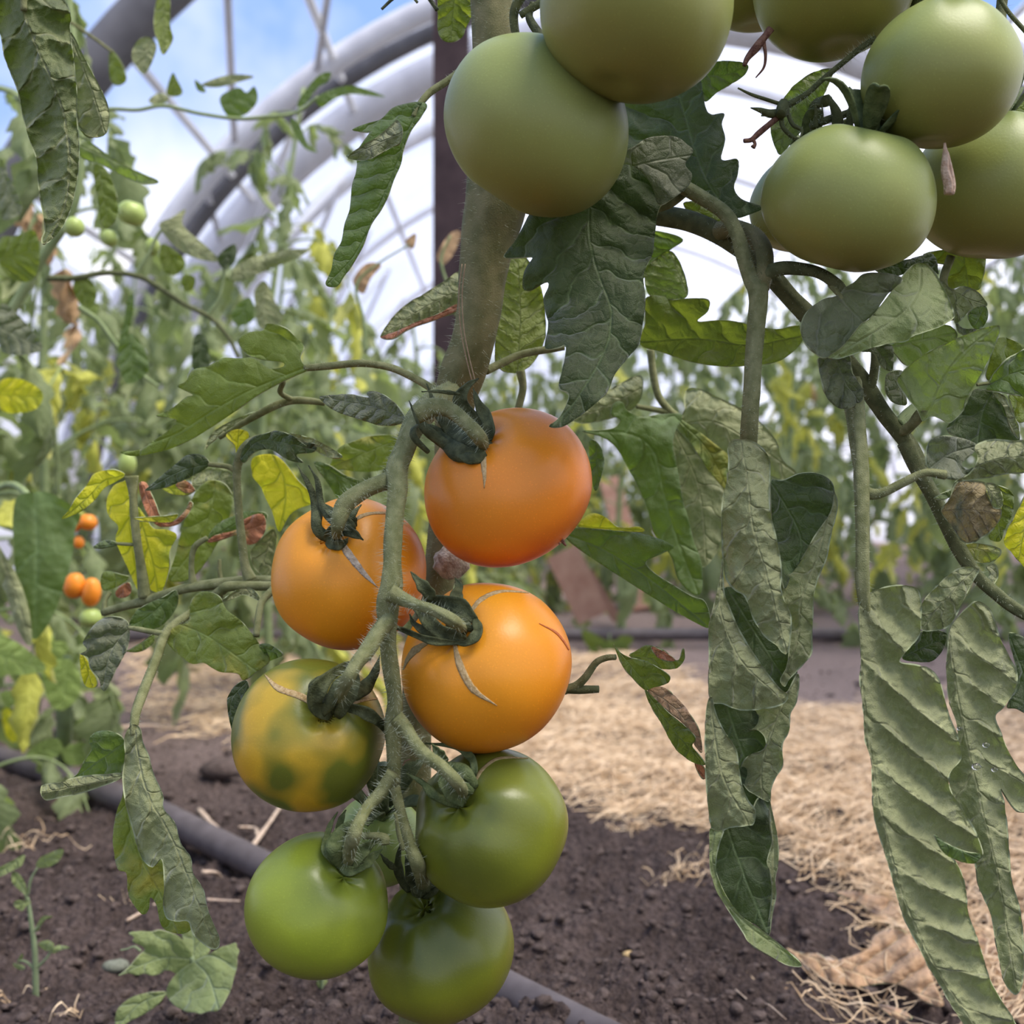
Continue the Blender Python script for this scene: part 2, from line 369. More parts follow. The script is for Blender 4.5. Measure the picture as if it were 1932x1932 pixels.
def hgt(x, y):
    v = Vector((x, y, 0))
    z = .030 * noise.noise(v * 2.3) + .016 * noise.noise(v * 7 + Vector((3, 1, 0)))
    k = max(0.0, min(1.0, (1.9 - y) / .8)) * .85 + .15
    z += k * (.012 * noise.noise(v * 19) + .013 * abs(noise.noise(v * 47)) + .008 * noise.noise(v * 110) + .0035 * noise.noise(v * 230))
    return z - .012

def build_ground():
    NY, NX = 640, 560
    V = []
    for j in range(NY + 1):
        y = .42 * (16 / .42) ** (j / NY)
        for i in range(NX + 1):
            u = i / NX * 2 - 1
            x = (.62 * u + .9 * u ** 5) * (y * 1.0 + .25)
            V.append((x, y, hgt(x, y)))
    Fc = [(j * (NX + 1) + i, j * (NX + 1) + i + 1, (j + 1) * (NX + 1) + i + 1, (j + 1) * (NX + 1) + i) for j in range(NY) for i in range(NX)]
    o = link('floor', mesh(V, Fc, 'floor'), M['soil']); tag(o, 'dark crumbly greenhouse soil with a paler trodden path', kind='structure')
    # the bed behind the camera
    V = [(x, y, hgt(x, y)) for y in np.linspace(-5, .43, 60) for x in np.linspace(-5, 6, 80)]
    Fc = [(j * 80 + i, j * 80 + i + 1, (j + 1) * 80 + i + 1, (j + 1) * 80 + i) for j in range(59) for i in range(79)]
    tag(link('floor', mesh(V, Fc, 'floor2'), M['soil']), kind='structure')
build_ground()

def ico(sub=1):
    bm = bmesh.new(); bmesh.ops.create_icosphere(bm, subdivisions=sub, radius=1)
    v = np.array([tuple(q.co) for q in bm.verts]); f = [tuple(q.index for q in g.verts) for g in bm.faces]; bm.free(); return v, f
ICO = ico(2); ICO1 = ico(1)

def gpos(px, py, lift=0.0):
    """Point of the soil seen at a pixel (by distance on the ground plane)."""
    Y = H * F / (py - 966); x = (px - 966) / F * Y
    return Vector((x, Y, hgt(x, Y) + lift))

def clods():
    m = MB(); r = random.Random(3)
    for k in range(9000):
        y = .5 * (2.4 / .5) ** (r.random() ** 1.1); x = r.uniform(-.56, .56) * y
        s = .0011 + .0042 * r.random() ** 3.2
        if r.random() < .006: s *= 1.9
        vv, ff = (ICO if s > .004 else ICO1)
        off = Vector((r.random() * 9, r.random() * 9, 0)); sc = (r.uniform(.8, 1.4), r.uniform(.8, 1.3), r.uniform(.5, .85))
        vs = []
        for q in vv:
            d = 1 + .45 * noise.noise(Vector(q) * 1.7 + off)
            vs.append((x + q[0] * s * d * sc[0], y + q[1] * s * d * sc[1], hgt(x, y) + s * .25 + q[2] * s * d * sc[2]))
        m.add(vs, ff)
    tag(m.build('soil_clods', M['clod'], None), 'loose dark crumbs and clods scattered over the bed', 'soil', kind='stuff')
clods()

def strand(m, p, ang, L, rad, bend, r, lift=.004, seg=6):
    d = Vector((math.cos(ang), math.sin(ang), 0)); nrm = Vector((-d.y, d.x, 0)); pts = []
    for i in range(seg + 1):
        t = i / seg - .5
        q = p + d * (t * L) + nrm * (bend * L * (t * t - .1)) + nrm * (.1 * bend * L * math.sin(9 * t + bend * 5))
        q.z = hgt(q.x, q.y) + lift + .004 * math.sin(t * 6 + ang * 3)
        pts.append(q)
    V = []
    for i, q in enumerate(pts):
        w = rad * (1 - .6 * abs(i / seg - .5))
        V += [q + nrm * w, q - nrm * w, q + Vector((0, 0, w * 1.1))]
    Fc = []
    for i in range(seg):
        a = i * 3; b = a + 3
        Fc += [(a, a + 1, b + 1, b), (a + 1, a + 2, b + 2, b + 1), (a + 2, a, b, b + 2)]
    m.add(V, Fc)

def straw():
    m = MB(); r = random.Random(11); n = 0; tries = 0
    while n < 11000 and tries < 200000:
        tries += 1
        px = r.uniform(250, 2000); py = 1215 + 720 * r.random() ** 1.6
        # near edge of the mulch in the photo, from left to right
        edge = np.interp(px, [250, 480, 760, 1060, 1180, 1330, 1470, 1640, 1740, 1932], [1330, 1400, 1440, 1480, 1520, 1540, 1590, 1690, 1780, 1930])
        far = np.interp(px, [250, 600, 900, 1250, 1400, 1932], [1225, 1225, 1240, 1260, 1345, 1300])
        if py > edge + r.gauss(0, 14) or py < far + r.gauss(0, 12): continue
        if px < 640 and r.random() < .6: continue
        if px > 1450 and py > 1560 and r.random() < .35: continue
        p = gpos(px, py); Y = p.y
        L = r.uniform(.03, .13) * (1 if Y > .95 else .8)
        strand(m, p, r.gauss(.25, .9), L, r.uniform(.0004, .0011) * (1.0 + .45 * max(0, Y - 1)), r.gauss(0, .5), r, lift=r.uniform(.001, .016)); n += 1
    tag(m.build('straw_mulch', M['straw'], None, False), 'pale dry straw mulch spread over the soil behind the truss', 'straw', kind='stuff')
straw()

# scattered straw wisps nearer by, each its own tuft
def wisp(label, px, py, n, L, seed, spread=.02, ang=.3, lift=.006):
    r = random.Random(seed); m = MB(); c = gpos(px, py)
    for _ in range(n):
        strand(m, c + Vector((r.gauss(0, spread), r.gauss(0, spread * .7), 0)), r.gauss(ang, .7), r.uniform(.4, 1) * L, r.uniform(.0004, .0009), r.gauss(0, .9), r, lift=r.uniform(.001, lift), seg=8)
    tag(m.build('straw_wisp', M['straw'], None, False), label, 'straw wisp', 'loose straw wisps on the bare soil')
wisp('curled straw wisp on dark soil right of the green tomato', 1200, 1560, 14, .045, 5, .010, -.9)
wisp('larger curled straw wisp under the big rolled leaf', 1300, 1630, 26, .05, 6, .014, .2)
wisp('thin pale straw wisp at the left edge by the seedling', 30, 1590, 12, .05, 8, .02, 1.2, .02)
wisp('few straight straws beside the seedling foot', 20, 1840, 5, .03, 9, .012, .9)
wisp('short straw blades sticking up by the small weed', 130, 1915, 4, .02, 10, .004, 1.2)
wisp('straw strands across the dried leaf at bottom right', 1640, 1860, 30, .07, 12, .028, -.35, .016)
wisp('tangle of straw in the lower right corner', 1880, 1800, 90, .08, 13, .035, -.5, .03)
wisp('straw strands right of the seedling, under the curled leaf', 255, 1700, 6, .05, 14, .012, .2)

def twig(label, pts, w, lift=.006):
    P = [gpos(x, y, lift) for x, y in pts]
    o = tube('twig', P, [w, w * .9, w * .55], M['twig'], seg=7, n=14, wob=.4)
    tag(o, label, 'twig', 'dry twigs on the soil'); return o
twig('longer pale twig leaning to the right by the black pipe', Z(8, [(990, 830), (1060, 940), (1240, 1100)]), .0030, .012)
o = twig('forked pale twig rising to the turning tomato', Z(8, [(1240, 1095), (1300, 1000), (1400, 850)]), .0027, .012)
tube('side_shoot', [gpos(*q, .012) for q in Z(8, [(1280, 1010), (1270, 930), (1190, 940)])], [.0018, .0016, .0012], M['twig'], o, seg=6)
twig('small forked twig behind the hanging leaf tip', Z(8, [(1010, 1280), (1080, 1240), (1115, 1175)]), .0016)
twig('thin reddish twig lying right of the curled leaf', Z(8, [(1030, 1340), (1120, 1345), (1195, 1352)]), .0010)
twig('thin twig lying under the curled leaf', Z(8, [(630, 1410), (700, 1385), (775, 1365)]), .0014)
twig('dry twig half buried beyond the pipe on the left', Z(8, [(580, 460), (700, 430), (860, 415)]), .0030)
twig('fine crooked root on the soil under the rolled leaf', Z(7, [(740, 1560), (850, 1610), (870, 1660), (950, 1710)]), .0006, .003)

def pipe():
    pts = [gpos(x, y) for x, y in [(-260, 1345), (0, 1438), (240, 1520), (420, 1610), (700, 1755), (960, 1895), (1180, 2010), (1500, 2170)]]
    for p in pts: p.z = .007
    o = tube('irrigation_pipe', pts, [.0135], M['pipe'], seg=24, n=60)
    tag(o, 'dark grey plastic irrigation pipe lying across the bed', 'pipe')
    pts = [Vector((x, 2.75 + .02 * math.sin(x * 3), .012)) for x in np.linspace(-1.2, 2.6, 9)]
    tag(tube('irrigation_pipe', pts, [.016], M['pipe'], seg=16, n=50), 'thin black hose far back across the pale path', 'pipe')
pipe()

def pebble(label, px, py, s, mat='cork'):
    p = gpos(px, py); vv, ff = ICO; off = Vector((px, py, 1))
    vs = [(p.x + q[0] * s * 1.3 * (1 + .4 * noise.noise(Vector(q) + off)), p.y + q[1] * s, p.z + s * .4 + q[2] * s * .6 * (1 + .4 * noise.noise(Vector(q) * 2 + off))) for q in vv]
    tag(link('pebble', mesh(vs, ff), M[mat]), label, 'pebble')
pebble('pale oval pebble on the soil left of the rolled leaf tip', 1187, 1773, .004)
pebble('tiny pale pebble under the green tomato at right', 1145, 1790, .003, 'scar')
pebble('brown nut-like pebble beside the dried leaf', 1563, 1787, .0045, 'twig')
pebble('larger dark lump of soil behind the turning tomato', 420, 1460, .022, 'clod')

# ------------------------------------------------------------------ greenhouse shell
def bar(p, q, w, mat, name, parent=None, seg=4, kind='structure'):
    o = tube(name, [p, q], [w], mat, parent, seg=seg, n=2)
    if parent is None: tag(o, kind=kind)
    return o
CX, RAD = 0.78, 2.86
def arc(y, th, r=RAD): return Vector((CX + r * math.cos(th), y, .02 + r * math.sin(th)))
def arch(y, w, mat, r=RAD):
    P = [arc(y, math.pi * k / 16, r) for k in range(17)]
    o = tube('trim_1', P, [w], mat, None, seg=8, n=60); tag(o, kind='structure'); return o
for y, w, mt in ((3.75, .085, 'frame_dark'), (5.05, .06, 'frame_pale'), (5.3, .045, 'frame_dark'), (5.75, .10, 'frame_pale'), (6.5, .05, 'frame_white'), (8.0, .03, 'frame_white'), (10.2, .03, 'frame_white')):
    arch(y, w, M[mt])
def vault(y0, y1, r, t0=0, t1=math.pi):
    n = 40; V = []
    for j in range(2):
        for k in range(n + 1): V.append(arc((y0, y1)[j], t0 + (t1 - t0) * k / n, r))
    Fc = [(k, k + 1, n + 1 + k + 1, n + 1 + k) for k in range(n)]
    tag(link('ceiling', mesh(V, Fc), M['film']), 'milky plastic film stretched over the arched greenhouse roof', kind='structure')
vault(5.2, 14.0, RAD + .07)
vault(-4.0, 3.75, RAD + .07, 0, math.radians(75))
vault(3.75, 5.2, RAD + .07, 0, math.radians(60))
vault(-4.0, 5.2, RAD + .07, math.radians(153), math.pi)
# purlins along the tunnel
for th in (100, 112, 124, 138, 150, 162, 60, 40, 20):
    a = math.radians(th); bar(arc(3.7, a), arc(14, a), .022, M['frame_white'], 'trim_2')
for th, y0, y1 in ((118, 3.75, 5.2), (128, 3.75, 5.2), (140, 5.0, 6.8)):
    bar(arc(y0, math.radians(th)), arc(y1, math.radians(th + 9)), .018, M['frame_pale'], 'trim_2')
for k in range(7):   # wind bracing
    y = 5.2 + k * 1.2
    bar(arc(y, math.radians(128)), arc(y + 1.2, math.radians(168)), .016, M['frame_pale'], 'trim_3')
    bar(arc(y + 1.2, math.radians(128)), arc(y, math.radians(168)), .016, M['frame_white'], 'trim_3')
# end wall: film with mullions
EY = 14.0
V = [Vector((CX, EY, 0))] + [arc(EY, math.pi * k / 32) for k in range(33)]
tag(link('wall_back', mesh(V, [(0, k, k + 1) for k in range(1, 33)]), M['film'], None, False), kind='structure')
for x in np.linspace(-1.8, 3.2, 8):
    z = math.sqrt(max(.01, RAD ** 2 - (x - CX) ** 2)); bar(Vector((x, EY - .05, 0)), Vector((x, EY - .05, z)), .03, M['frame_white'], 'trim_4')
for z in (.8, 1.5, 2.1):
    dx = math.sqrt(RAD ** 2 - z * z); bar(Vector((CX - dx, EY - .06, z)), Vector((CX + dx, EY - .06, z)), .025, M['frame_white'], 'trim_4')
# dark timber post carrying the roof, behind the vine
def post():
    b = at(852, 430, 3.3); o = MB()
    x, y = b.x, b.y; w = .052
    V = [(x + sx * w, y + sy * w, z) for z in (0, .6, 1.4, 2.6) for sx, sy in ((-1, -1), (1, -1), (1, 1), (-1, 1))]
    Fc = [(i * 4 + k, i * 4 + (k + 1) % 4, i * 4 + 4 + (k + 1) % 4, i * 4 + 4 + k) for i in range(3) for k in range(4)] + [(0, 3, 2, 1), (12, 13, 14, 15)]
    o.add(V, Fc); q = o.build('timber_post', M['post_wood'], None, False); tag(q, 'dark brown timber post behind the main stem, carrying the roof', 'post')
post()
def plank(label, a, b, w, d, Y0, Y1):
    A, B = at(*a, Y0), at(*b, Y1); A.z = max(A.z, .03); B.z = max(B.z, .015); t = (B - A).normalized(); n = t.cross(Vector((0, 1, 0))).normalized(); k = t.cross(n)
    V = [p + n * s * w + k * u * d for p in (A, B) for s, u in ((-1, -1), (1, -1), (1, 1), (-1, 1))]
    m = MB().add(V, [(0, 1, 2, 3), (7, 6, 5, 4), (0, 4, 5, 1), (1, 5, 6, 2), (2, 6, 7, 3), (3, 7, 4, 0)])
    tag(m.build('wooden_plank', M['wood_red'], None, False), label, 'plank')
plank('reddish wooden plank leaning on the ground behind the top tomato', (1060, 1040), (1120, 1165), .045, .012, 2.9, 2.9)
plank('thin reddish stake leaning beside the wider plank', (1108, 1075), (1165, 1170), .013, .01, 2.95, 2.95)
plank('reddish rail standing behind the broad green leaves', (1150, 905), (1215, 1150), .03, .012, 3.2, 3.0)

# ------------------------------------------------------------------ tomato plants farther back
def leaflet_grid(L, Wd, curl, droop, seed, lobes=3):
    """One lobed leaflet along +x, tip rolled; returns verts, faces, uv."""
    nu, nv = 11, 7; V = []; UV = []
    for i in range(nu):
        t = i / (nu - 1); w = Wd * (math.sin(math.pi * t ** .75) ** .8) * (1 + .25 * math.sin(t * lobes * 2 * math.pi + seed)) + .001
        for j in range(nv):
            s = j / (nv - 1) * 2 - 1; a = curl * abs(s)
            y = w * (math.sin(a) / curl if curl > .01 else abs(s)) * (1 if s > 0 else -1)
            z = -w * (1 - math.cos(a)) / max(curl, .01) - droop * L * t * t + .004 * math.sin(9 * t + seed + 4 * s)
            V.append(Vector((L * t * (1 - .12 * droop), y, z))); UV.append((t * L / .012, s * w / .012))
    Fc = [(i * nv + j, (i + 1) * nv + j, (i + 1) * nv + j + 1, i * nv + j + 1) for i in range(nu - 1) for j in range(nv - 1)]
    return V, Fc, UV

def compound_mesh(seed, mats, droop=.9, size=1.0):
    r = random.Random(seed); V = []; Fc = []; UV = []; mi = []
    L = .26 * size; n = 9; rach = []
    for i in range(n):
        t = i / (n - 1); rach.append(Vector((L * (t - .25 * droop * t * t), .02 * math.sin(3 * t + seed) * size, .06 * size * math.sin(t * 2.2) - droop * L * .75 * t ** 2.2)))
    v, f, _ = tube_geo(rach, [.0032 * size, .0022 * size, .0012 * size], 6, 14)
    V += [Vector(q) for q in v]; Fc += f; UV += [(0, 0)] * len(v); mi += [0] * len(f)
    spots = [(.35, 1), (.42, -1), (.6, 1), (.66, -1), (.84, 1), (.88, -1), (1.0, 0)]
    for t, sd in spots:
        k = min(n - 2, int(t * (n - 1))); u = t * (n - 1) - k; p = rach[k].lerp(rach[k + 1], u); d = (rach[k + 1] - rach[k]).normalized()
        l = size * r.uniform(.06, .095) * (1.15 if sd == 0 else 1)
        lv, lf, uv = leaflet_grid(l, l * r.uniform(.26, .36), r.uniform(.4, 2.0), r.uniform(.1, .9), r.random() * 6)
        az = math.atan2(d.y, d.x) + sd * r.uniform(.9, 1.35); el = math.atan2(-d.z, math.hypot(d.x, d.y)) * .8 + r.uniform(.0, .5)
        R = Matrix.Rotation(az, 4, 'Z') @ Matrix.Rotation(el, 4, 'Y') @ Matrix.Rotation(r.uniform(-.5, .5), 4, 'X')
        b = len(V); V += [p + (R @ q) for q in lv]; Fc += [tuple(i + b for i in q) for q in lf]; UV += uv; mi += [1] * len(lf)
    me = mesh(V, Fc, 'compound_leaf'); ul = me.uv_layers.new(name='UVMap')
    idx = np.zeros(len(me.loops), dtype=int); me.loops.foreach_get('vertex_index', idx)
    ul.data.foreach_set('uv', np.array(UV)[idx].ravel().astype('f')); me.polygons.foreach_set('material_index', mi)
    me.polygons.foreach_set('use_smooth', [True] * len(me.polygons))
    for m in mats: me.materials.append(m)
    return me
LV = [compound_mesh(s, [M['stem_far'], M['leaf_far']], d, z) for s, d, z in ((1, .9, 1), (2, 1.2, .9), (3, .6, 1.1), (4, 1.5, 1), (5, 1.0, .8))]
LY = [compound_mesh(s, [M['stem_far'], M['leaf_far_yellow']], d, z) for s, d, z in ((6, 1.3, .9), (7, 1.0, .8))]
LB = [compound_mesh(8, [M['stem_far'], M['leaf_far_brown']], 1.4, .6)]

def far_plant(x, y, h, n, label, seed, group, lean=(0, 0), yellow=.12, low=.08, scale=1.0):
    r = random.Random(seed); z0 = hgt(x, y) - .01
    root = empty('tomato_plant', (x, y, z0), label, 'tomato plant', group)
    P = [Vector((lean[0] * t * h + .02 * math.sin(5 * t + seed), lean[1] * t * h + .02 * math.cos(4 * t + seed), t * h)) for t in (0, .2, .4, .6, .8, 1)]
    V, Fc, fr = tube_geo(P, [.008, .007, .005, .003], 8, 24)
    o = link('main_stem', mesh(V, Fc), M['stem_far']); o.parent = root
    for i in range(n):
        t = low + (1 - low) * (i + r.random() * .6) / n; q = fr[min(len(fr) - 1, int(t * (len(fr) - 1)))][0]
        me = r.choice(LV)
        if r.random() < yellow * (1.6 - t): me = r.choice(LY)
        if r.random() < .012: me = LB[0]
        l = bpy.data.objects.new('leaf', me); COL.objects.link(l); l.parent = root; l.location = Vector(q)
        l.rotation_euler = (r.gauss(0, .2), r.gauss(-.1, .25), i * 2.4 + r.gauss(0, .3)); s = scale * r.uniform(.75, 1.15) * (1 - .35 * max(0, t - .7) / .3); l.scale = (s, s, s)
    return root
FARG_L, FARG_R = 'blurred tomato plants in the left rows', 'blurred tomato plants beyond the path on the right'
far_plant(-.62, 1.22, 1.0, 17, 'nearest blurred tomato plant at the left edge of the frame', 1, FARG_L, (.05, 0), .1)
far_plant(-.40, 1.75, 1.02, 18, 'tall blurred tomato plant with small green fruits, second from the left edge', 2, FARG_L, (.05, .0), .12)
far_plant(-.95, 1.9, 1.25, 18, 'blurred tomato plant behind the hanging leaf of the upper left corner', 3, FARG_L, (0, 0), .1)
far_plant(-.62, 2.45, 1.12, 18, 'blurred tomato plant in the middle of the left row', 4, FARG_L, (.1, 0), .12)
far_plant(-.70, 1.55, .95, 20, 'leafy blurred tomato plant left of the dark leaf, nearer than the row', 7, FARG_L, (.1, 0), .12)
far_plant(-.34, 2.05, .78, 18, 'low blurred bushy tomato plant above the yellowing leaves', 8, FARG_L, (0, 0), .2)
far_plant(-.22, 2.5, .82, 15, 'low blurred tomato plant between the left row and the vine', 5, FARG_L, (0, 0), .15)
far_plant(-1.2, 2.85, 1.1, 16, 'tomato plant deep in the left row, mostly hidden', 6, FARG_L, (0, 0), .1)
for k, (x, y, h) in enumerate([(-.55, 3.3, .95), (-1.25, 3.6, 1.2), (-.15, 3.5, .85), (-.38, 3.0, .8), (-.85, 2.9, 1.0), (-1.0, 3.3, 1.1), (-1.25, 3.3, 1.15), (-.8, 4.1, 1.1), (-.1, 4.6, 1.0), (-.9, 4.8, 1.2), (-.35, 4.9, 1.0), (-1.2, 5.2, 1.2), (-.6, 6.2, 1.2), (.15, 6.4, 1.1), (-1.1, 7.0, 1.3), (0.0, 8.2, 1.3), (-.8, 8.8, 1.4)]):
    far_plant(x, y, h, 20, 'small hazy tomato plant far back on the left of the tunnel', 20 + k, 'hazy plants far back on the left', (0, 0), .12, 0.0, scale=1.35)
far_plant(.30, 2.9, .95, 17, 'blurred tomato plant straight behind the dangling petiole and rolled leaf', 41, FARG_R, (0, 0), .12, .18)
far_plant(.68, 2.7, 1.05, 18, 'blurred plant with yellowing lower leaves behind the right stems', 42, FARG_R, (0, 0), .3, .15)
far_plant(1.05, 2.6, 1.15, 18, 'blurred tomato plant at the right edge of the frame', 43, FARG_R, (0, 0), .2, .1)
for k, (x, y, h) in enumerate([(.05, 3.9, .95), (.3, 3.8, 1.0), (.55, 3.8, 1.05), (.85, 3.5, 1.1), (1.15, 3.9, 1.2), (1.5, 3.4, 1.2), (1.75, 3.9, 1.3), (1.2, 4.6, 1.3), (.1, 5.6, 1.2), (.7, 4.7, 1.2), (1.9, 4.5, 1.5), (.35, 5.2, 1.15), (.9, 5.4, 1.25), (1.5, 5.5, 1.4), (2.1, 5.2, 1.5), (.6, 7.0, 1.4), (1.3, 7.2, 1.5), (2.0, 7.4, 1.6), (2.4, 7.0, 1.5), (1.0, 9.2, 1.6), (1.9, 9.6, 1.7), (2.5, 9.5, 1.6)]):
    far_plant(x, y, h, 22, 'small hazy tomato plant far back on the right of the tunnel', 60 + k, 'hazy plants far back on the right', (0, 0), .12, 0.0, scale=1.35)
# ------------------------------------------------------------------ leaf builder: outline at its own distance, curved, puckered between its veins
def pip(P, poly):
    x, y = P[:, 0], P[:, 1]; ins = np.zeros(len(P), bool); n = len(poly); j = n - 1
    for i in range(n):
        xi, yi = poly[i]; xj, yj = poly[j]
        c = ((yi > y) != (yj > y)) & (x < (xj - xi) * (y - yi) / (yj - yi + 1e-12) + xi); ins ^= c; j = i
    return ins

def midcoords(P, mid):
    A, B = mid[:-1], mid[1:]; D = B - A; Ls = np.linalg.norm(D, axis=1); cum = np.concatenate([[0], np.cumsum(Ls)])
    best = np.full(len(P), 1e18); s = np.zeros(len(P)); d = np.zeros(len(P))
    for k in range(len(A)):
        ap = P - A[k]; t = (ap @ D[k]) / (Ls[k] ** 2 + 1e-9)
        tc_ = np.clip(t, 0, 1); q = ap - tc_[:, None] * D[k]; dd = np.linalg.norm(q, axis=1)
        cr = D[k][0] * ap[:, 1] - D[k][1] * ap[:, 0]; m = dd < best
        best[m] = dd[m]; s[m] = cum[k] + tc_[m] * Ls[k]; d[m] = np.where(cr[m] >= 0, dd[m], -dd[m])
    return s, d, cum[-1]

def leaf(crop, outline, mid, Y, mat='leaf', parent=None, name='leaflet', under=False, cup=.10, fold=(0, 0), roll=0.0, rel=1.0, wave=1.0,
         sp=None, step=None, ground=False, label=None, rim=True, seed=0, lift=.008, edge=1.0, vk=1.0):
    """crop: which reading of the photograph the points come from. Y: distance(s) along the midrib.
    cup: how far the sides bend back (share of half-width); fold: slope of each half; roll: tubular roll of the margins."""
    ol = np.array(Z(crop, outline)); ol = cr_closed(ol, 4)
    md = cr_open(np.array(Z(crop, mid)), 24)
    lo, hi = ol.min(0), ol.max(0); area = (hi - lo).prod()
    step = step or max(3.5, min(9, math.sqrt(area / 5500)))
    # even spacing along the edge
    seg = np.linalg.norm(np.roll(ol, -1, 0) - ol, axis=1); cum = np.concatenate([[0], np.cumsum(seg)]); n = max(12, int(cum[-1] / step))
    tt = np.arange(n) / n * cum[-1]; cl = np.vstack([ol, ol[:1]]); E = np.stack([np.interp(tt, cum, cl[:, k]) for k in (0, 1)], 1)
    rs = np.random.RandomState(int(abs(lo.sum())) % 9999 + seed)
    gx, gy = np.meshgrid(np.arange(lo[0], hi[0], step), np.arange(lo[1], hi[1], step * .87)); gx[1::2] += step / 2
    G = np.stack([gx.ravel(), gy.ravel()], 1) + rs.uniform(-.12, .12, (gx.size, 2)) * step; G = G[pip(G, E)]
    if len(G):
        dm = np.full(len(G), 1e9)
        for e in E: dm = np.minimum(dm, np.abs(G[:, 0] - e[0]) + np.abs(G[:, 1] - e[1]))
        G = G[dm > step * .75]
    P = np.vstack([E, G]) if len(G) else E
    vs, _, fs, *_r = delaunay_2d_cdt([Vector((p[0], -p[1])) for p in P], [], [list(range(n))[::-1]], 1, 1e-4)
    P = np.array([(v.x, -v.y) for v in vs]); s, d, L = midcoords(P, md)
    wmax = np.percentile(np.abs(d), 98) + 1e-6; t = s / L; sp = sp or max(26, L / 9.0)
    Ys = np.atleast_1d(np.array(Y, float)); Yb = np.interp(t, np.linspace(0, 1, len(Ys)), Ys) if len(Ys) > 1 else np.full(len(P), Ys[0])
    m = Yb / F; a = np.abs(d) / wmax
    off = cup * wmax * m * a ** 2 + np.where(d > 0, fold[1], fold[0]) * np.abs(d) * m
    if roll: off = off + roll * wmax * m * (1 - np.sqrt(np.clip(1 - (a * .97) ** 2.4, 0, 1)))
    U = s / sp; Vv = d / sp * vk; ph = U - .75 * np.abs(Vv) + np.where(Vv > 0, .45, 0)
    q = 1 - np.abs((ph % 1) - .5) * 2                       # 0 on a vein .. 1 mid-way
    side = 1 if under else -1
    puff = np.sin(np.clip(q, 0, 1) * math.pi / 2) * np.clip(np.abs(Vv) * 1.5, 0, 1)
    off += side * rel * .0022 * puff * (sp / 45) ** .6
    f1 = np.array([noise.noise(Vector((p[0] * .013, p[1] * .013, seed + 3.1))) for p in P]); f2 = np.array([noise.noise(Vector((p[0] * .035, p[1] * .035, seed + 7.7))) for p in P])
    off += wave * (.005 * f1 * (.3 + a) + .0022 * f2 * (.3 + a))
    q = np.array([noise.noise(Vector((p[0] * .09, p[1] * .09, seed))) for p in P]); off += .0006 * rel * q
    if ground:
        V = []
        for i, p in enumerate(P):
            b = gpos(p[0], p[1]); wv = Vector((b.x, b.y, seed)); z = hgt(b.x, b.y) + lift * (1.0 + 1.5 * noise.noise(wv * 30) + 1.1 * noise.noise(wv * 75) + .5 * noise.noise(wv * 190))
            V.append((b.x, b.y, max(z, hgt(b.x, b.y) + .001)))
    else:
        V = [tuple(at(P[i, 0], P[i, 1], Yb[i] + off[i])) for i in range(len(P))]
    # which way do the faces look
    f0 = fs[0]; A_, B_, C_ = (Vector(V[f0[k]]) for k in range(3)); nn = (B_ - A_).cross(C_ - A_)
    up = Vector((0, 0, 1)) if ground else (Vector((0, 0, H)) - A_)
    flip = (nn.dot(up) < 0) != under
    Fc = [tuple(f[::-1]) if flip else tuple(f) for f in fs]
    me = mesh(V, Fc, name); ul = me.uv_layers.new(name='UVMap'); idx = np.zeros(len(me.loops), dtype=int); me.loops.foreach_get('vertex_index', idx)
    ul.data.foreach_set('uv', np.stack([U, Vv], 1)[idx].ravel().astype('f'))
    o = link(name, me, [M[mat], M['leaf_rim']], parent)
    if rim:
        sm = o.modifiers.new('edge', 'SOLIDIFY'); sm.thickness = .0007 * edge; sm.use_rim_only = True; sm.material_offset_rim = 1; sm.offset = 0
    if label: o['label'] = label
    return o

def stalk(crop, pts, Ys, ws, mat='stem', parent=None, name='petiole', hair=0, hlen=.0028, seg=12, ribs=.06, label=None, wob=.15):
    p = Z(crop, pts); s = CR[crop][2]
    Ys = np.interp(np.linspace(0, 1, len(p)), np.linspace(0, 1, len(Ys)), Ys) if len(Ys) != len(p) else Ys
    ws = np.interp(np.linspace(0, 1, len(p)), np.linspace(0, 1, len(ws)), ws) if len(ws) != len(p) else ws
    P = [at(x, y, Y) for (x, y), Y in zip(p, Ys)]; R = [w / s / 2 * Y / F for w, Y in zip(ws, Ys)]
    o = tube(name, P, R, M[mat], parent, seg=seg, n=max(10, len(p) * 7), ribs=ribs, hair=hair, hlen=hlen, wob=wob)
    if label: o['label'] = label
    return o

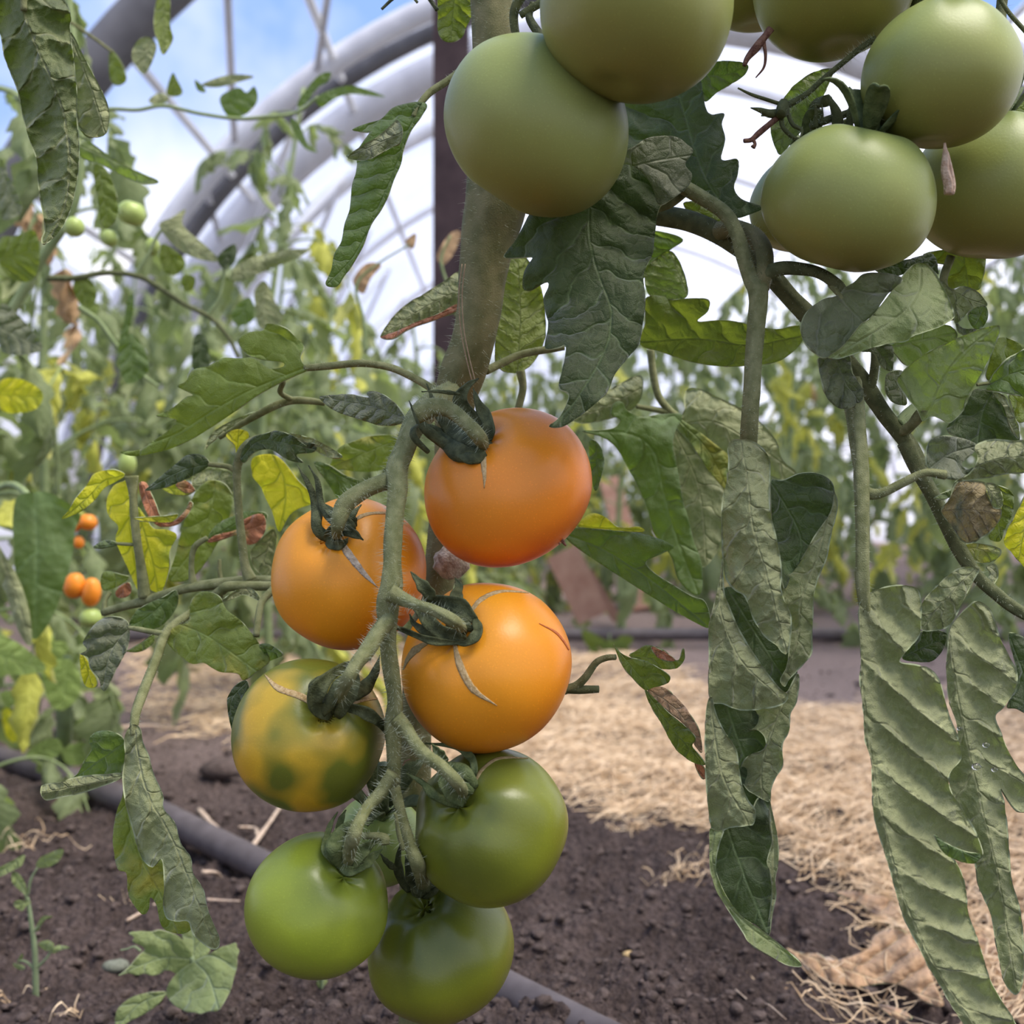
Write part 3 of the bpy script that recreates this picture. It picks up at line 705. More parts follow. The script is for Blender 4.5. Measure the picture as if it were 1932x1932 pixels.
# ------------------------------------------------------------------ tomatoes
def tomato_mesh(a, b, lobes, lob, dim, seed, tip=.06, plum=0):
    nt_, npn = 64, 96; V = []
    for i in range(nt_ + 1):
        th = math.pi * i / nt_; c, sn = math.cos(th), math.sin(th)
        for k in range(npn):
            ph = 2 * math.pi * k / npn
            rr = a * (sn ** .93 if sn > 0 else 0) * (1 - .05 * c - plum * c * .12)
            f = (max(0, .5 + .62 * c) ** 1.7) * min(1, sn * 1.8)
            lb = math.cos(lobes * ph + seed) * .6 + math.cos((lobes + 2) * ph + seed * 2.3) * .4
            rr *= 1 + lob * lb * (.25 + f)
            nn = noise.noise(Vector((sn * math.cos(ph), sn * math.sin(ph), c)) * 1.2 + Vector((seed * 3, 0, 0)))
            rr *= 1 + .035 * nn
            z = b * c * (1 + .03 * nn); q = rr / a
            if c > 0: z -= dim * a * math.exp(-(q / .27) ** 2) * (1 + .25 * lb) - lob * lb * a * .5 * f
            else: z += tip * a * math.exp(-(q / .2) ** 2)
            V.append((rr * math.cos(ph), rr * math.sin(ph), z))
    Fc = [(i * npn + k, (i + 1) * npn + k, (i + 1) * npn + (k + 1) % npn, i * npn + (k + 1) % npn) for i in range(nt_) for k in range(npn)]
    me = mesh(V, Fc, 'tomato'); bm = bmesh.new(); bm.from_mesh(me); bmesh.ops.remove_doubles(bm, verts=bm.verts, dist=1e-6); bmesh.ops.recalc_face_normals(bm, faces=bm.faces); bm.to_mesh(me); bm.free(); return me

class Fruit: pass
def tomato(px, py, rx, Y, axis, mat, label, flat=.82, lobes=5, lob=.02, dim=.17, seed=0., group=None, cat='tomato', plum=0, rot=0):
    """axis: unit-ish (right, up, towards the camera) of the stem end."""
    a = rx * Y / F; me = tomato_mesh(a, a * flat, lobes, lob, dim, seed, plum=plum)
    o = bpy.data.objects.new('tomato', me); COL.objects.link(o); me.materials.append(M[mat])
    me.polygons.foreach_set('use_smooth', [True] * len(me.polygons))
    ax = Vector((axis[0], -axis[2], axis[1])).normalized()
    o.matrix_basis = Matrix.Translation(at(px, py, Y)) @ ax.to_track_quat('Z', 'Y').to_matrix().to_4x4() @ Matrix.Rotation(rot, 4, 'Z')
    tag(o, label, cat, group); f = Fruit(); f.o = o; f.Y = Y; f.a = a; f.ax = ax; Wm = wm(o)
    f.bvh = BVHTree.FromPolygons([Wm @ v.co for v in me.vertices], [tuple(p.vertices) for p in me.polygons])
    f.top = Wm @ Vector((0, 0, a * flat - dim * a)); return f

def hit(f, px, py):
    o = Vector((0, 0, H)); d = (at(px, py, 1) - o).normalized(); r = f.bvh.ray_cast(o, d)
    return (r[0], r[1]) if r[0] is not None else (None, None)

def crack(f, crop, pts, ws, mat='cork', name='growth_crack'):
    s = CR[crop][2]; P = cr_open(np.array(Z(crop, pts)), 26); n = len(P)
    Wd = np.interp(np.linspace(0, 1, n), np.linspace(0, 1, len(ws)), ws) / s / 2
    T = np.gradient(P, axis=0); T /= np.linalg.norm(T, axis=1)[:, None]; Nn = np.stack([-T[:, 1], T[:, 0]], 1); V = []; rows = 0
    for i in range(n):
        row = []
        for k, hh in zip((-1, -.5, 0, .5, 1), (-.15, .30, .12, .30, -.15)):
            jit = .18 * Wd[i] * noise.noise(Vector((P[i, 0] * .12, P[i, 1] * .12, k * 3)))
            q = P[i] + Nn[i] * (k * Wd[i] + jit); h, nn = hit(f, q[0], q[1])
            if h is None: break
            row.append(h + nn * (.00035 * hh + .0002))
        if len(row) == 5: V += row; rows += 1
    if rows < 3: return
    Fc = [(i * 5 + k, i * 5 + k + 1, i * 5 + 6 + k, i * 5 + 5 + k) for i in range(rows - 1) for k in range(4)]
    me = mesh(V, Fc, name); o = link(name, me, M[mat], f.o); sm = o.modifiers.new('depth', 'SOLIDIFY'); sm.thickness = .0003; return o

def sepal(f, crop, pts, w, parent, lift=(.001, .010), mat='sepal', prof=None):
    s = CR[crop][2]; n = 22; P = cr_open(np.array(Z(crop, pts)), n); T = np.gradient(P, axis=0); T /= np.linalg.norm(T, axis=1)[:, None] + 1e-9
    V = []; last = None; ys = []
    for i in range(n):
        h, nn = hit(f, *P[i]); t = i / (n - 1)
        y = h.y if h is not None else (last + .0002 if last else f.Y - f.a * .6)
        last = y; ys.append(y)
    ys = np.convolve(np.pad(ys, 2, 'edge'), np.ones(5) / 5, 'valid')
    for i in range(n):
        t = i / (n - 1); y = ys[i] - (lift[0] + (lift[1] - lift[0]) * math.sin(t * math.pi * .62)) 
        wd = w * .92 / s / 2 * (math.sin(math.pi * (t * .93 + .07) ** .70) ** 1.1) * (1 + .12 * math.sin(t * 17 + w)) + .3
        nx, ny = -T[i, 1], T[i, 0]
        for k in (-1, -.6, 0, .6, 1):
            tw = .35 * math.sin(t * 2.6 + w)
            V.append(at(P[i, 0] + nx * k * wd, P[i, 1] + ny * k * wd, y + (abs(k) ** 1.3) * wd * y / F * (.45 if int(w) % 4 < 2 else -.55) + k * wd * y / F * tw + .0003 * noise.noise(Vector((P[i, 0] * .1, k * 2, t * 6)))))
    Fc = [(i * 5 + k, i * 5 + k + 1, i * 5 + 6 + k, i * 5 + 5 + k) for i in range(n - 1) for k in range(4)]
    o = link('sepal', mesh(V, Fc, 'sepal'), M[mat], parent); sm = o.modifiers.new('thick', 'SOLIDIFY'); sm.thickness = .00055; sm.offset = 0
    return o

def calyx(f, crop, hubpt, hubw, seps, mat='sepal', stem=None, hlen=.0026):
    """hub on the fruit, its sepals, and the fruit stalk that joins the truss."""
    s = CR[crop][2]; (hx, hy), = Z(crop, [hubpt]); h, nn = hit(f, hx, hy)
    if h is None: h, nn = f.top, f.ax
    r = hubw / s / 2 * h.y / F; vv, ff = ICO; d = (nn + Vector((0, -.35, .5))).normalized()
    V, Fc, _ = tube_geo([h - nn * .001, h + d * r * .5, h + d * r * 1.1], [r, r * .9, r * .45], 14, 9, wob=.25)
    c = link('calyx', mesh(V, Fc, 'calyx'), M[mat], f.o)
    for q in seps:
        sepal(f, q[3] if len(q) > 3 else crop, q[0], q[1], c, q[2] if len(q) > 2 else (.0015, .011), mat)
    return c

OA = 'Z'
T1 = tomato(955, 915, 163, .46, (-.38, .67, .63), 'tomato_orange_red', 'largest orange-red tomato, top of the ripening truss, with one short crack', .80, 5, .012, .12, .3)
T2 = tomato(657, 1078, 147, .472, (-.21, .56, .80), 'tomato_orange', 'orange tomato at the left behind the truss stalk, with a slanting brown crack', .86, 4, .015, .16, 1.2)
T3 = tomato(914, 1254, 162, .44, (-.43, .56, .71), 'tomato_orange', 'orange tomato in the middle right of the truss with three long curved cracks', .86, 5, .012, .15, 2.1)
T4 = tomato(585, 1382, 144, .44, (.40, .47, .79), 'tomato_turning', 'yellow tomato with green patches on the left of the truss', .86, 4, .014, .16, 3.4)
T5 = tomato(921, 1556, 148, .435, (-.52, .52, .68), 'tomato_green', 'glossy dark green tomato low on the right of the truss, its shoulder cracked', .86, 5, .03, .2, 4.4)
T6 = tomato(602, 1706, 134, .430, (.53, .66, .53), 'tomato_light_green', 'light green tomato at the lower left end of the truss', .90, 5, .012, .15, 5.2)
T7 = tomato(831, 1787, 141, .463, (-.30, .90, .32), 'tomato_green', 'ribbed green tomato, lowest on the truss, above the pipe', .84, 6, .035, .22, 6.3)
T8 = tomato(716, 1585, 88, .492, (.1, .8, .5), 'tomato_far_green', 'small pale green tomato half hidden behind the truss stalk', .9, 5, .02, .15, 7.0)
UG = None
U1 = tomato(1014, 238, 181, .425, (.52, .80, .18), 'tomato_pale', 'big pale green tomato hanging in front of the main stem', .86, 4, .008, .20, .9)
U2 = tomato(1201, 6, 181, .388, (.25, .92, -.1), 'tomato_pale', 'pale green tomato cut by the top edge, with a tiny brown speck', .95, 4, .006, .12, 1.9)
U3 = tomato(1425, -70, 125, .47, (.0, .95, .1), 'tomato_pale', 'shaded green tomato at the top edge, only its underside showing', .95, 4, .008, .12, 2.9)
U4 = tomato(1572, -42, 150, .44, (.0, .95, -.1), 'tomato_pale', 'shaded green tomato at the top edge with a withered brown flower end', .95, 4, .008, .12, 3.9)
U5 = tomato(1775, 140, 143, .412, (.12, .93, .05), 'tomato_pale', 'pale green tomato at the upper right, topmost whole fruit of its cluster', .93, 5, .018, .17, 4.9)
U6 = tomato(1601, 372, 161, .42, (.20, .86, .30), 'tomato_pale', 'wide pale green tomato, dimpled at the top, right of the dark leaves', .84, 4, .022, .24, 5.9)
U7 = tomato(1872, 352, 148, .458, (.05, .9, .1), 'tomato_pale', 'pale green tomato at the right edge under a dry petal', .91, 6, .02, .16, 6.9)
U8 = tomato(1508, 388, 92, .49, (.1, .9, .1), 'tomato_pale', 'green tomato mostly hidden behind the wide pale one', .95, 5, .01, .15, 7.9)

crack(T1, 4, [(1240, 478), (1238, 540), (1242, 600), (1241, 655)], [16, 28, 18, 3])
crack(T2, 4, [(575, 880), (620, 950), (690, 1040), (755, 1107)], [18, 38, 26, 3], 'scar')
crack(T2, 4, [(645, 808), (680, 783), (730, 770), (792, 768)], [8, 18, 12, 12])
crack(T3, 4, [(1105, 1360), (1130, 1460), (1190, 1570), (1300, 1646)], [14, 36, 32, 3])
crack(T3, 4, [(995, 1352), (930, 1390), (895, 1430), (872, 1482)], [12, 34, 22, 3], 'cork_gray')
crack(T3, 4, [(1180, 1215), (1230, 1160), (1320, 1125), (1460, 1133)], [16, 22, 13, 3])
crack(T3, 4, [(1490, 1272), (1560, 1308), (1600, 1350), (1625, 1392)], [3, 10, 10, 5], 'scar_red', 'scar')
crack(T4, 4, [(240, 1504), (300, 1565), (390, 1598), (470, 1636)], [3, 30, 30, 36])
crack(T4, 4, [(625, 1642), (690, 1622), (740, 1615), (783, 1612)], [14, 12, 10, 6])
crack(T5, 5, [(1195, 545), (1235, 485), (1310, 437), (1440, 437)], [18, 16, 12, 4], 'cork_gray')

VG_ = None
# the vine itself -----------------------------------------------------------
vine = empty('tomato_plant', (at(790, 1900, .52).x, .52, hgt(-.05, .52)), 'foreground tomato vine with thick hairy stem, drooping rolled leaves and its fruit truss', 'tomato plant')
def mstem():
    pts = [(905, -420), (925, -60), (930, 60), (933, 180), (938, 290), (936, 380), (921, 450), (911, 520), (903, 590), (890, 650), (872, 705), (858, 760), (852, 850), (845, 950), (835, 1040), (822, 1120), (800, 1210), (788, 1300), (784, 1400), (785, 1500), (782, 1700), (780, 2010), (778, 2190)]
    w = [74, 76, 76, 78, 100, 112, 98, 86, 80, 78, 82, 74, 62, 62, 60, 58, 56, 56, 56, 54, 54, 54, 56]
    Ys = [.47, .492, .494, .496, .497, .497, .497, .496, .495, .495, .498, .505, .515, .52, .52, .52, .52, .52, .52, .52, .52, .52, .52]
    P = [at(x, y, Y) for (x, y), Y in zip(pts, Ys)]; R = [q / 2 * Y / F for q, Y in zip(w, Ys)]
    o = tube('main_stem', P, R, M['stem_brown'], vine, seg=30, n=170, ribs=.05, hair=2600, hlen=.0050, ribn=4, wob=.06)
    return o
ms = mstem()
# dried string strands clinging to the stem
m_ = MB()
for dx in (0, 6):
    V, Fc, _ = tube_geo([at(x + dx, y, .4755) for x, y in Z(2, [(122, 850), (112, 950), (118, 1060), (135, 1150), (155, 1230)])], [.00028], 5, 30); m_.add(V, Fc)
m_.build('bark_strand', M['string'], ms)
# scarred knot on the stem between the two right tomatoes
kn = MB(); vv, ff = ico(3); c_ = at(852, 1062, .505)
kn.add([c_ + Vector((q[0] * .0078, q[1] * .006, q[2] * .0075)) * (1 + .30 * noise.noise(Vector(q) * 2.4) + .12 * abs(noise.noise(Vector(q) * 6))) for q in vv], ff)
q_ = kn.build('pruning_scar', M['scar'], ms); q_['label'] = 'pale corky pruning scar'

# fruit truss
def truss(crop, pts, Ys, ws, hair, name='truss_stalk', par=None, fruit=None):
    if fruit is not None:
        n_ = len(pts); e = Z(crop, [pts[-1]])[0]; h, _n = hit(fruit, *e); y1 = (h.y if h is not None else fruit.Y) + .002
        Ys = [Ys[0] + (min(Ys) - .004 - Ys[0]) * min(1, k / (n_ * .5)) for k in range(n_)]
        Ys = [min(y, y1 - .012) if k < n_ - 1 else y1 for k, y in enumerate(Ys)]; Ys[0] = min(Ys[0], .45); ws = list(ws); ws[-1] *= .8
    return stalk(crop, pts, Ys, ws, 'stem', par or vine, name, hair, .0042, 20, .03, wob=.18)
tr = truss(4, [(1090, 230), (1010, 270), (950, 330), (905, 400), (870, 490), (840, 570), (845, 650), (835, 760), (825, 880), (820, 1000), (815, 1100), (800, 1180), (800, 1290), (805, 1400), (822, 1520), (835, 1630), (825, 1740), (825, 1850), (830, 2000)],
           [.488, .475, .462, .452, .446, .440, .434, .428, .422, .419, .417, .417, .418, .419, .421, .423, .424, .424, .426],
           [120, 125, 112, 100, 96, 104, 94, 84, 82, 84, 100, 104, 84, 74, 72, 72, 80, 66, 58], 1700)
truss(4, [(860, 590), (790, 625), (720, 650), (650, 690), (600, 740), (572, 830), (566, 880)], [.440, .438, .436, .435, .435, .437, .440], [84, 78, 72, 80, 84, 60, 50], 300, 'fruit_stalk', tr, T2)
truss(4, [(930, 320), (1010, 285), (1090, 300), (1160, 360), (1215, 420), (1240, 470)], [.464, .456, .448, .440, .436, .432], [90, 88, 74, 66, 66, 60], 300, 'fruit_stalk', tr, T1)
truss(4, [(810, 1130), (870, 1160), (930, 1185), (1010, 1210), (1100, 1260), (1150, 1300)], [.417, .414, .410, .407, .405, .405], [84, 64, 50, 50, 60, 60], 200, 'fruit_stalk', tr, T3)
truss(4, [(815, 1240), (760, 1310), (710, 1390), (660, 1450), (610, 1540), (560, 1640)], [.418, .414, .411, .408, .404, .403], [80, 76, 74, 62, 60, 70], 260, 'fruit_stalk', tr, T4)
truss(5, [(835, 250), (880, 300), (920, 360), (970, 420), (1050, 480), (1120, 550), (1150, 600)], [.423, .420, .416, .411, .405, .401, .400], [70, 60, 56, 62, 60, 60, 60], 260, 'fruit_stalk', tr, T5)
truss(5, [(825, 500), (770, 590), (710, 660), (670, 730), (640, 810), (615, 920)], [.426, .421, .416, .411, .407, .404], [60, 60, 52, 56, 66, 70], 260, 'fruit_stalk', tr, T6)
truss(5, [(815, 500), (840, 600), (870, 720), (905, 840), (940, 930), (965, 1020)], [.427, .430, .434, .438, .440, .440], [54, 50, 44, 56, 66, 80], 200, 'fruit_stalk', tr, T7)
truss(5, [(690, 790), (740, 790), (785, 800), (790, 830)], [.416, .414, .412, .411], [30, 34, 42, 40], 60, 'flower_bud_stub', tr)
truss(5, [(872, 850), (850, 780), (838, 700), (828, 685)], [.41, .408, .406, .406], [22, 20, 14, 12], 30, 'flower_stub', tr)
stalk(4, [(985, 490), (935, 440), (915, 400), (935, 370)], [.440, .436, .436, .440], [22, 30, 30, 18], 'sepal', tr, 'dry_bract', 0)

calyx(T1, 4, (1235, 470), 90, [([(1240, 500), (1120, 490), (1020, 400), (915, 345)], 84), ([(1250, 480), (1130, 420), (1040, 330), (978, 178)], 76), ([(1245, 440), (1195, 350), (1130, 260), (1165, 190), (1215, 155)], 74, (.002, .016)),
      ([(1262, 440), (1255, 350), (1215, 270), (1190, 200)], 62, (.002, .015)), ([(1215, 515), (1090, 470), (960, 370), (897, 255)], 60, (.001, .008)), ([(1130, 225), (1040, 214), (955, 214)], 16, (.012, .016)), ([(1250, 500), (1200, 520), (1130, 505), (1060, 440)], 56, (.001, .006))])
calyx(T2, 4, (560, 880), 90, [([(560, 900), (480, 840), (478, 740), (440, 640), (388, 548)], 56, (.002, .012)), ([(600, 850), (550, 800), (500, 730), (480, 620), (440, 550)], 40, (.003, .014)), ([(520, 890), (570, 840), (640, 860), (690, 892)], 70, (.003, .012)),
      ([(645, 850), (590, 790), (540, 760), (490, 710)], 70, (.003, .011)), ([(520, 900), (560, 915), (600, 905), (620, 880)], 50, (.002, .007)), ([(650, 830), (640, 780), (680, 730)], 40, (.002, .008))])
calyx(T3, 4, (1120, 1300), 120, [([(1160, 1350), (1040, 1310), (950, 1220), (878, 1148)], 74, (.002, .012)), ([(1200, 1260), (1120, 1190), (1010, 1170), (920, 1195)], 78, (.002, .014)), ([(1010, 1160), (960, 1100), (905, 1035)], 62, (.004, .010)),
      ([(1150, 1210), (1115, 1150), (1125, 1100), (1108, 1062)], 58, (.002, .008)), ([(1140, 1360), (1000, 1350), (880, 1305), (750, 1253)], 34, (.002, .012)), ([(1110, 1360), (980, 1310), (920, 1270), (900, 1228)], 38, (.001, .010)), ([(1190, 1300), (1120, 1260), (1040, 1220), (990, 1210)], 60, (.003, .013)), ([(1200, 1250), (1210, 1310), (1160, 1360), (1100, 1360)], 50, (.002, .006))])
calyx(T4, 4, (545, 1640), 110, [([(540, 1700), (470, 1640), (500, 1550), (600, 1470), (725, 1436)], 82, (.002, .016)), ([(570, 1700), (620, 1610), (655, 1550), (660, 1465)], 70, (.003, .016)), ([(640, 1610), (690, 1570), (740, 1500), (765, 1415)], 64, (.003, .010)),
      ([(600, 1650), (700, 1680), (790, 1750), (855, 1865)], 58, (.001, .012)), ([(480, 1640), (462, 1580), (480, 1530), (540, 1510)], 50, (.002, .008)), ([(500, 1690), (540, 1620), (580, 1540), (640, 1480)], 60, (.004, .019))])
calyx(T5, 5, (1140, 590), 110, [([(1130, 655), (1020, 610), (960, 550), (885, 504)], 44), ([(1150, 650), (1090, 600), (1050, 540), (1042, 490)], 66, (.002, .012)), ([(1200, 570), (1150, 500), (1040, 465), (935, 445)], 64, (.002, .016)),
      ([(1195, 520), (1185, 440), (1110, 385), (970, 368)], 38, (.001, .010)), ([(1070, 450), (1030, 410), (1000, 370)], 46, (.003, .010)), ([(1190, 590), (1120, 560), (1060, 500)], 60, (.003, .014))], 'sepal_green')
calyx(T6, 5, (620, 900), 120, [([(560, 920), (515, 850), (535, 750), (572, 680)], 34, (.001, .008)), ([(600, 935), (555, 850), (610, 750), (735, 728)], 76, (.002, .017)), ([(620, 940), (670, 880), (720, 830), (785, 808)], 62, (.002, .015)),
      ([(640, 950), (700, 910), (740, 880), (775, 850)], 58, (.001, .010)), ([(590, 790), (585, 730), (610, 672)], 40, (.002, .008)), ([(560, 900), (620, 950), (690, 930), (750, 880)], 46, (.001, .006))], 'sepal_green')
calyx(T7, 5, (955, 1030), 100, [([(900, 1045), (855, 970), (848, 890), (862, 818)], 44, (.001, .012)), ([(965, 1065), (910, 980), (880, 880)], 62, (.002, .014)), ([(1000, 1050), (960, 970), (900, 870)], 64, (.002, .016)),
      ([(1060, 1000), (1000, 960), (930, 890)], 50, (.001, .010)), ([(840, 945), (800, 910), (768, 872)], 28, (.004, .010)), ([(930, 1060), (1000, 1050), (1050, 1005)], 40, (.001, .004))])
def dimcap(f, w, mat='sepal_green', n=5):
    """calyx of a fruit whose stem end faces up and away: sepals lie round the dimple."""
    R = wm(f.o).to_3x3(); mb = MB(); c = f.top
    V, Fc, _ = tube_geo([c - f.ax * .002, c + f.ax * .008, c + f.ax * .022 + Vector((0, .004, .006))], [.0045, .0032, .0028], 12, 14, wob=.1)
    k = link('calyx', mesh(V, Fc, 'calyx'), M[mat], f.o)
    for i in range(n):
        a = i / n * 2 * math.pi + w; d = (R @ Vector((math.cos(a), math.sin(a), 0))).normalized(); s_ = f.ax.cross(d); V = []
        for j in range(9):
            t = j / 8; p = c + d * (.004 + .019 * t) + f.ax * (.003 + .012 * math.sin(t * 2.0) + .004 * t); q = .0042 * math.sin(math.pi * (.12 + .88 * t)) + .0002
            for u in (-1, 0, 1): V.append(p + s_ * q * u + f.ax * abs(u) * q * .4)
        o = link('sepal', mesh(V, [(j * 3 + u, j * 3 + u + 1, j * 3 + 4 + u, j * 3 + 3 + u) for j in range(8) for u in (0, 1)]), M[mat], k)
        sm = o.modifiers.new('thick', 'SOLIDIFY'); sm.thickness = .0008
for f, w in ((U1, .3), (U2, .1), (U3, .5), (U4, .2), (U5, .9), (U6, 1.3), (U7, .4), (U8, 0), (T8, .6)): dimcap(f, w)
# withered remains at the blossom ends
def remnant(f, crop, lines, Yd, mat='dry_flower', name='withered_flower'):
    s = CR[crop][2]; mb = MB()
    for pts, ws in lines:
        p = Z(crop, pts); V, Fc, _ = tube_geo([at(x, y, Yd) for x, y in p], [q / s / 2 * Yd / F for q in np.interp(np.linspace(0, 1, len(p)), np.linspace(0, 1, len(ws)), ws)], 8, 20, wob=.5); mb.add(V, Fc)
    mb.build(name, M[mat], f.o)
remnant(U4, 12, [([(470, 170), (440, 210), (390, 270), (340, 330), (318, 380)], [44, 40, 50, 34, 22]), ([(430, 240), (440, 320), (430, 390), (385, 448)], [24, 18, 14, 8])], .437)
remnant(T1, 0, [([(1056, 1012), (1062, 1022), (1068, 1030)], [8, 7, 3]), ([(1052, 1016), (1056, 1028)], [5, 3])], .445)
remnant(U5, 12, [([(1475, 825), (1478, 860), (1482, 900), (1478, 980), (1500, 1060), (1500, 1120)], [14, 26, 44, 52, 60, 50]), ([(1490, 880), (1505, 960), (1520, 1060), (1520, 1110)], [20, 26, 30, 24])], .402, 'petal_dry', 'dried_petal')
remnant(T5, 5, [([(905, 440), (880, 450), (870, 470)], [4, 4, 4])], .424)

# branch to the right and the dangling petioles -----------------------------
br = stalk(2, [(230, 600), (420, 640), (620, 665), (760, 695), (860, 715), (950, 755), (1040, 815), (1110, 880), (1180, 960), (1240, 1020), (1300, 1090), (1370, 1175), (1420, 1240), (1480, 1330), (1560, 1430), (1600, 1510)],
           [.497, .495, .49, .485, .48, .475, .472, .47, .468, .466, .462, .458, .456, .454, .452, .450], [150, 95, 70, 66, 66, 66, 62, 60, 58, 60, 56, 54, 54, 52, 50, 48], 'stem_dark', vine, 'side_branch', 400, .003, 18)
stalk(9, [(560, 950), (620, 1080), (700, 1230), (770, 1370), (850, 1520), (930, 1640), (1030, 1730), (1110, 1790), (1250, 1870)], [.451, .449, .447, .446, .445, .444, .443, .443, .443], [84, 80, 74, 74, 74, 64, 62, 62, 50], 'stem_dark', br, 'lower_shoot', 400, .003, 16)
stalk(9, [(370, 690), (392, 640), (405, 560), (415, 470)], [.455, .453, .452, .455], [60, 44, 44, 60], 'stem_dark', br, 'side_shoot', 60)
stalk(9, [(545, 900), (590, 860), (640, 800), (680, 760)], [.451, .446, .44, .436], [60, 50, 56, 30], 'stem', br, 'side_shoot', 60)
stalk(9, [(520, 860), (570, 810), (620, 760)], [.452, .456, .46], [60, 60, 40], 'stem_far', br, 'side_shoot', 40)
pt1 = stalk(2, [(830, 600), (900, 640), (970, 690), (1010, 760), (1030, 830), (1055, 900), (1078, 945), (1072, 1050), (1063, 1150), (1057, 1250), (1050, 1350), (1046, 1430)], [.462, .458, .452, .446, .441, .437, .433, .43, .428, .427, .429, .436],
            [46, 46, 46, 46, 48, 50, 62, 56, 54, 54, 54, 54], 'stem', vine, 'leaf', 500, .0024, 16, .10, 'large drooping leaf rolled into a tube, pale underside out')
stalk(2, [(950, 745), (1000, 735), (1055, 755), (1090, 800), (1098, 860), (1085, 930)], [.470, .462, .452, .444, .438, .434], [60, 56, 58, 60, 58, 50], 'stem_brown', pt1, 'truss_stalk', 160, .0028)
stalk(2, [(1090, 890), (1140, 868), (1200, 866), (1270, 878), (1330, 915), (1355, 950)], [.436, .434, .432, .430, .428, .426], [50, 44, 40, 36, 36, 30], 'stem_dark', pt1, 'side_shoot', 160, .003)

# the upper fruit truss, arching over the top of the frame
ut = tube('truss_stalk', [at(928, -120, .492), at(1010, -230, .478), at(1200, -290, .462), at(1500, -270, .458), at(1720, -190, .458), at(1860, -90, .458), at(1960, -20, .462)], [.0048, .0048, .0044, .004, .0036, .0032, .0028], M['stem_dark'], vine, n=80, hair=300)
for f, q in ((U1, (1090, -255, .470)), (U2, (1230, -290, .462)), (U3, (1440, -275, .459)), (U4, (1590, -240, .458)), (U5, (1790, -140, .458)), (U7, (1900, -60, .460)), (U8, (1560, 190, .452)), (U6, (1650, 190, .444))):
    a_ = f.top + f.ax * .020; b_ = at(*q)
    tube('fruit_stalk', [f.top + f.ax * .004, a_, a_.lerp(b_, .5) + Vector((0, .004, .004)), b_], [.0026, .0026, .0022, .0024], M['stem_dark'], ut, n=24, hair=60)
# dark leaves of the centre
LD = stalk(2, [(845, 615), (780, 660), (700, 670), (600, 620), (545, 600)], [.466, .468, .466, .46, .455], [30, 30, 28, 26, 24], 'stem', vine, 'leaf', 0, label='dark green leaf hanging between the upper fruits')
leaf(2, [(560, 600), (515, 622), (440, 650), (380, 668), (345, 685), (320, 730), (290, 780), (260, 818), (264, 832), (320, 830), (352, 830), (330, 862), (318, 900), (320, 930), (345, 936), (395, 908), (402, 925), (386, 960), (394, 1010), (400, 1050), (388, 1112), (400, 1126), (440, 1118), (456, 1112), (455, 1145), (445, 1190), (434, 1250), (466, 1268), (455, 1310), (430, 1350), (400, 1373), (440, 1376), (480, 1355), (540, 1310), (590, 1262), (612, 1210), (645, 1165), (690, 1110), (702, 1050), (712, 980), (706, 900), (712, 865), (735, 820), (742, 760), (758, 670), (800, 640), (850, 600), (862, 560), (840, 530), (866, 488), (846, 466), (820, 445), (780, 437), (720, 445), (680, 470), (640, 490), (600, 540)],
     [(540, 560), (532, 680), (535, 780), (560, 880), (592, 960), (604, 1020), (590, 1110), (540, 1210), (480, 1300), (410, 1373)], [.452, .452, .447, .440, .430, .417, .411], 'leaf_deep', LD, cup=.30, fold=(.15, .1), rel=.7, wave=1.3, sp=62, label='long dark leaflet with lobed edge, its tip over the top orange tomato')
leaf(2, [(640, 490), (680, 470), (720, 445), (780, 437), (820, 445), (846, 466), (867, 488), (840, 528), (862, 562), (850, 600), (800, 640), (755, 660), (735, 600), (690, 545), (640, 530), (600, 570), (560, 590), (600, 530)], [(580, 590), (700, 530), (867, 500)], [.446, .440, .444], 'leaf_gray', LD, cup=.2, rel=.3, sp=60, label='grey-green upper lobe folded forward')
LE = stalk(2, [(850, 618), (900, 645), (960, 690)], [.474, .472, .470], [26, 26, 20], 'stem', vine, 'leaf')
leaf(2, [(650, 290), (740, 280), (880, 213), (893, 262), (912, 362), (966, 366), (958, 400), (970, 450), (957, 516), (1008, 512), (1011, 560), (998, 602), (1022, 642), (1090, 668), (1050, 690), (1005, 702), (975, 680), (905, 640), (845, 600), (800, 560), (720, 520), (620, 500)], [(985, 695), (915, 590), (870, 480), (835, 360), (800, 240)], [.470, .474, .480, .486, .49], 'leaf_deep', LE, cup=.2, fold=(.1, .3), rel=.7, sp=60, label='serrated dark leaflet behind, against the bright sky')
leaf(2, [(880, 213), (930, 199), (1000, 197), (1044, 211), (1030, 243), (990, 270), (940, 300), (905, 327), (893, 262)], [(885, 240), (960, 245), (1044, 211)], [.49, .492, .49], 'leaf', LE, cup=.15)
leaf(12, [(805, 398), (740, 410), (660, 450), (590, 510), (540, 580), (500, 660), (470, 740), (490, 830), (530, 895), (600, 810), (680, 720), (740, 620), (790, 520), (830, 430), (860, 400)], [(850, 395), (700, 520), (580, 680), (520, 890)], [.475, .476, .478, .48], 'leaf', LE, cup=.2, under=True)
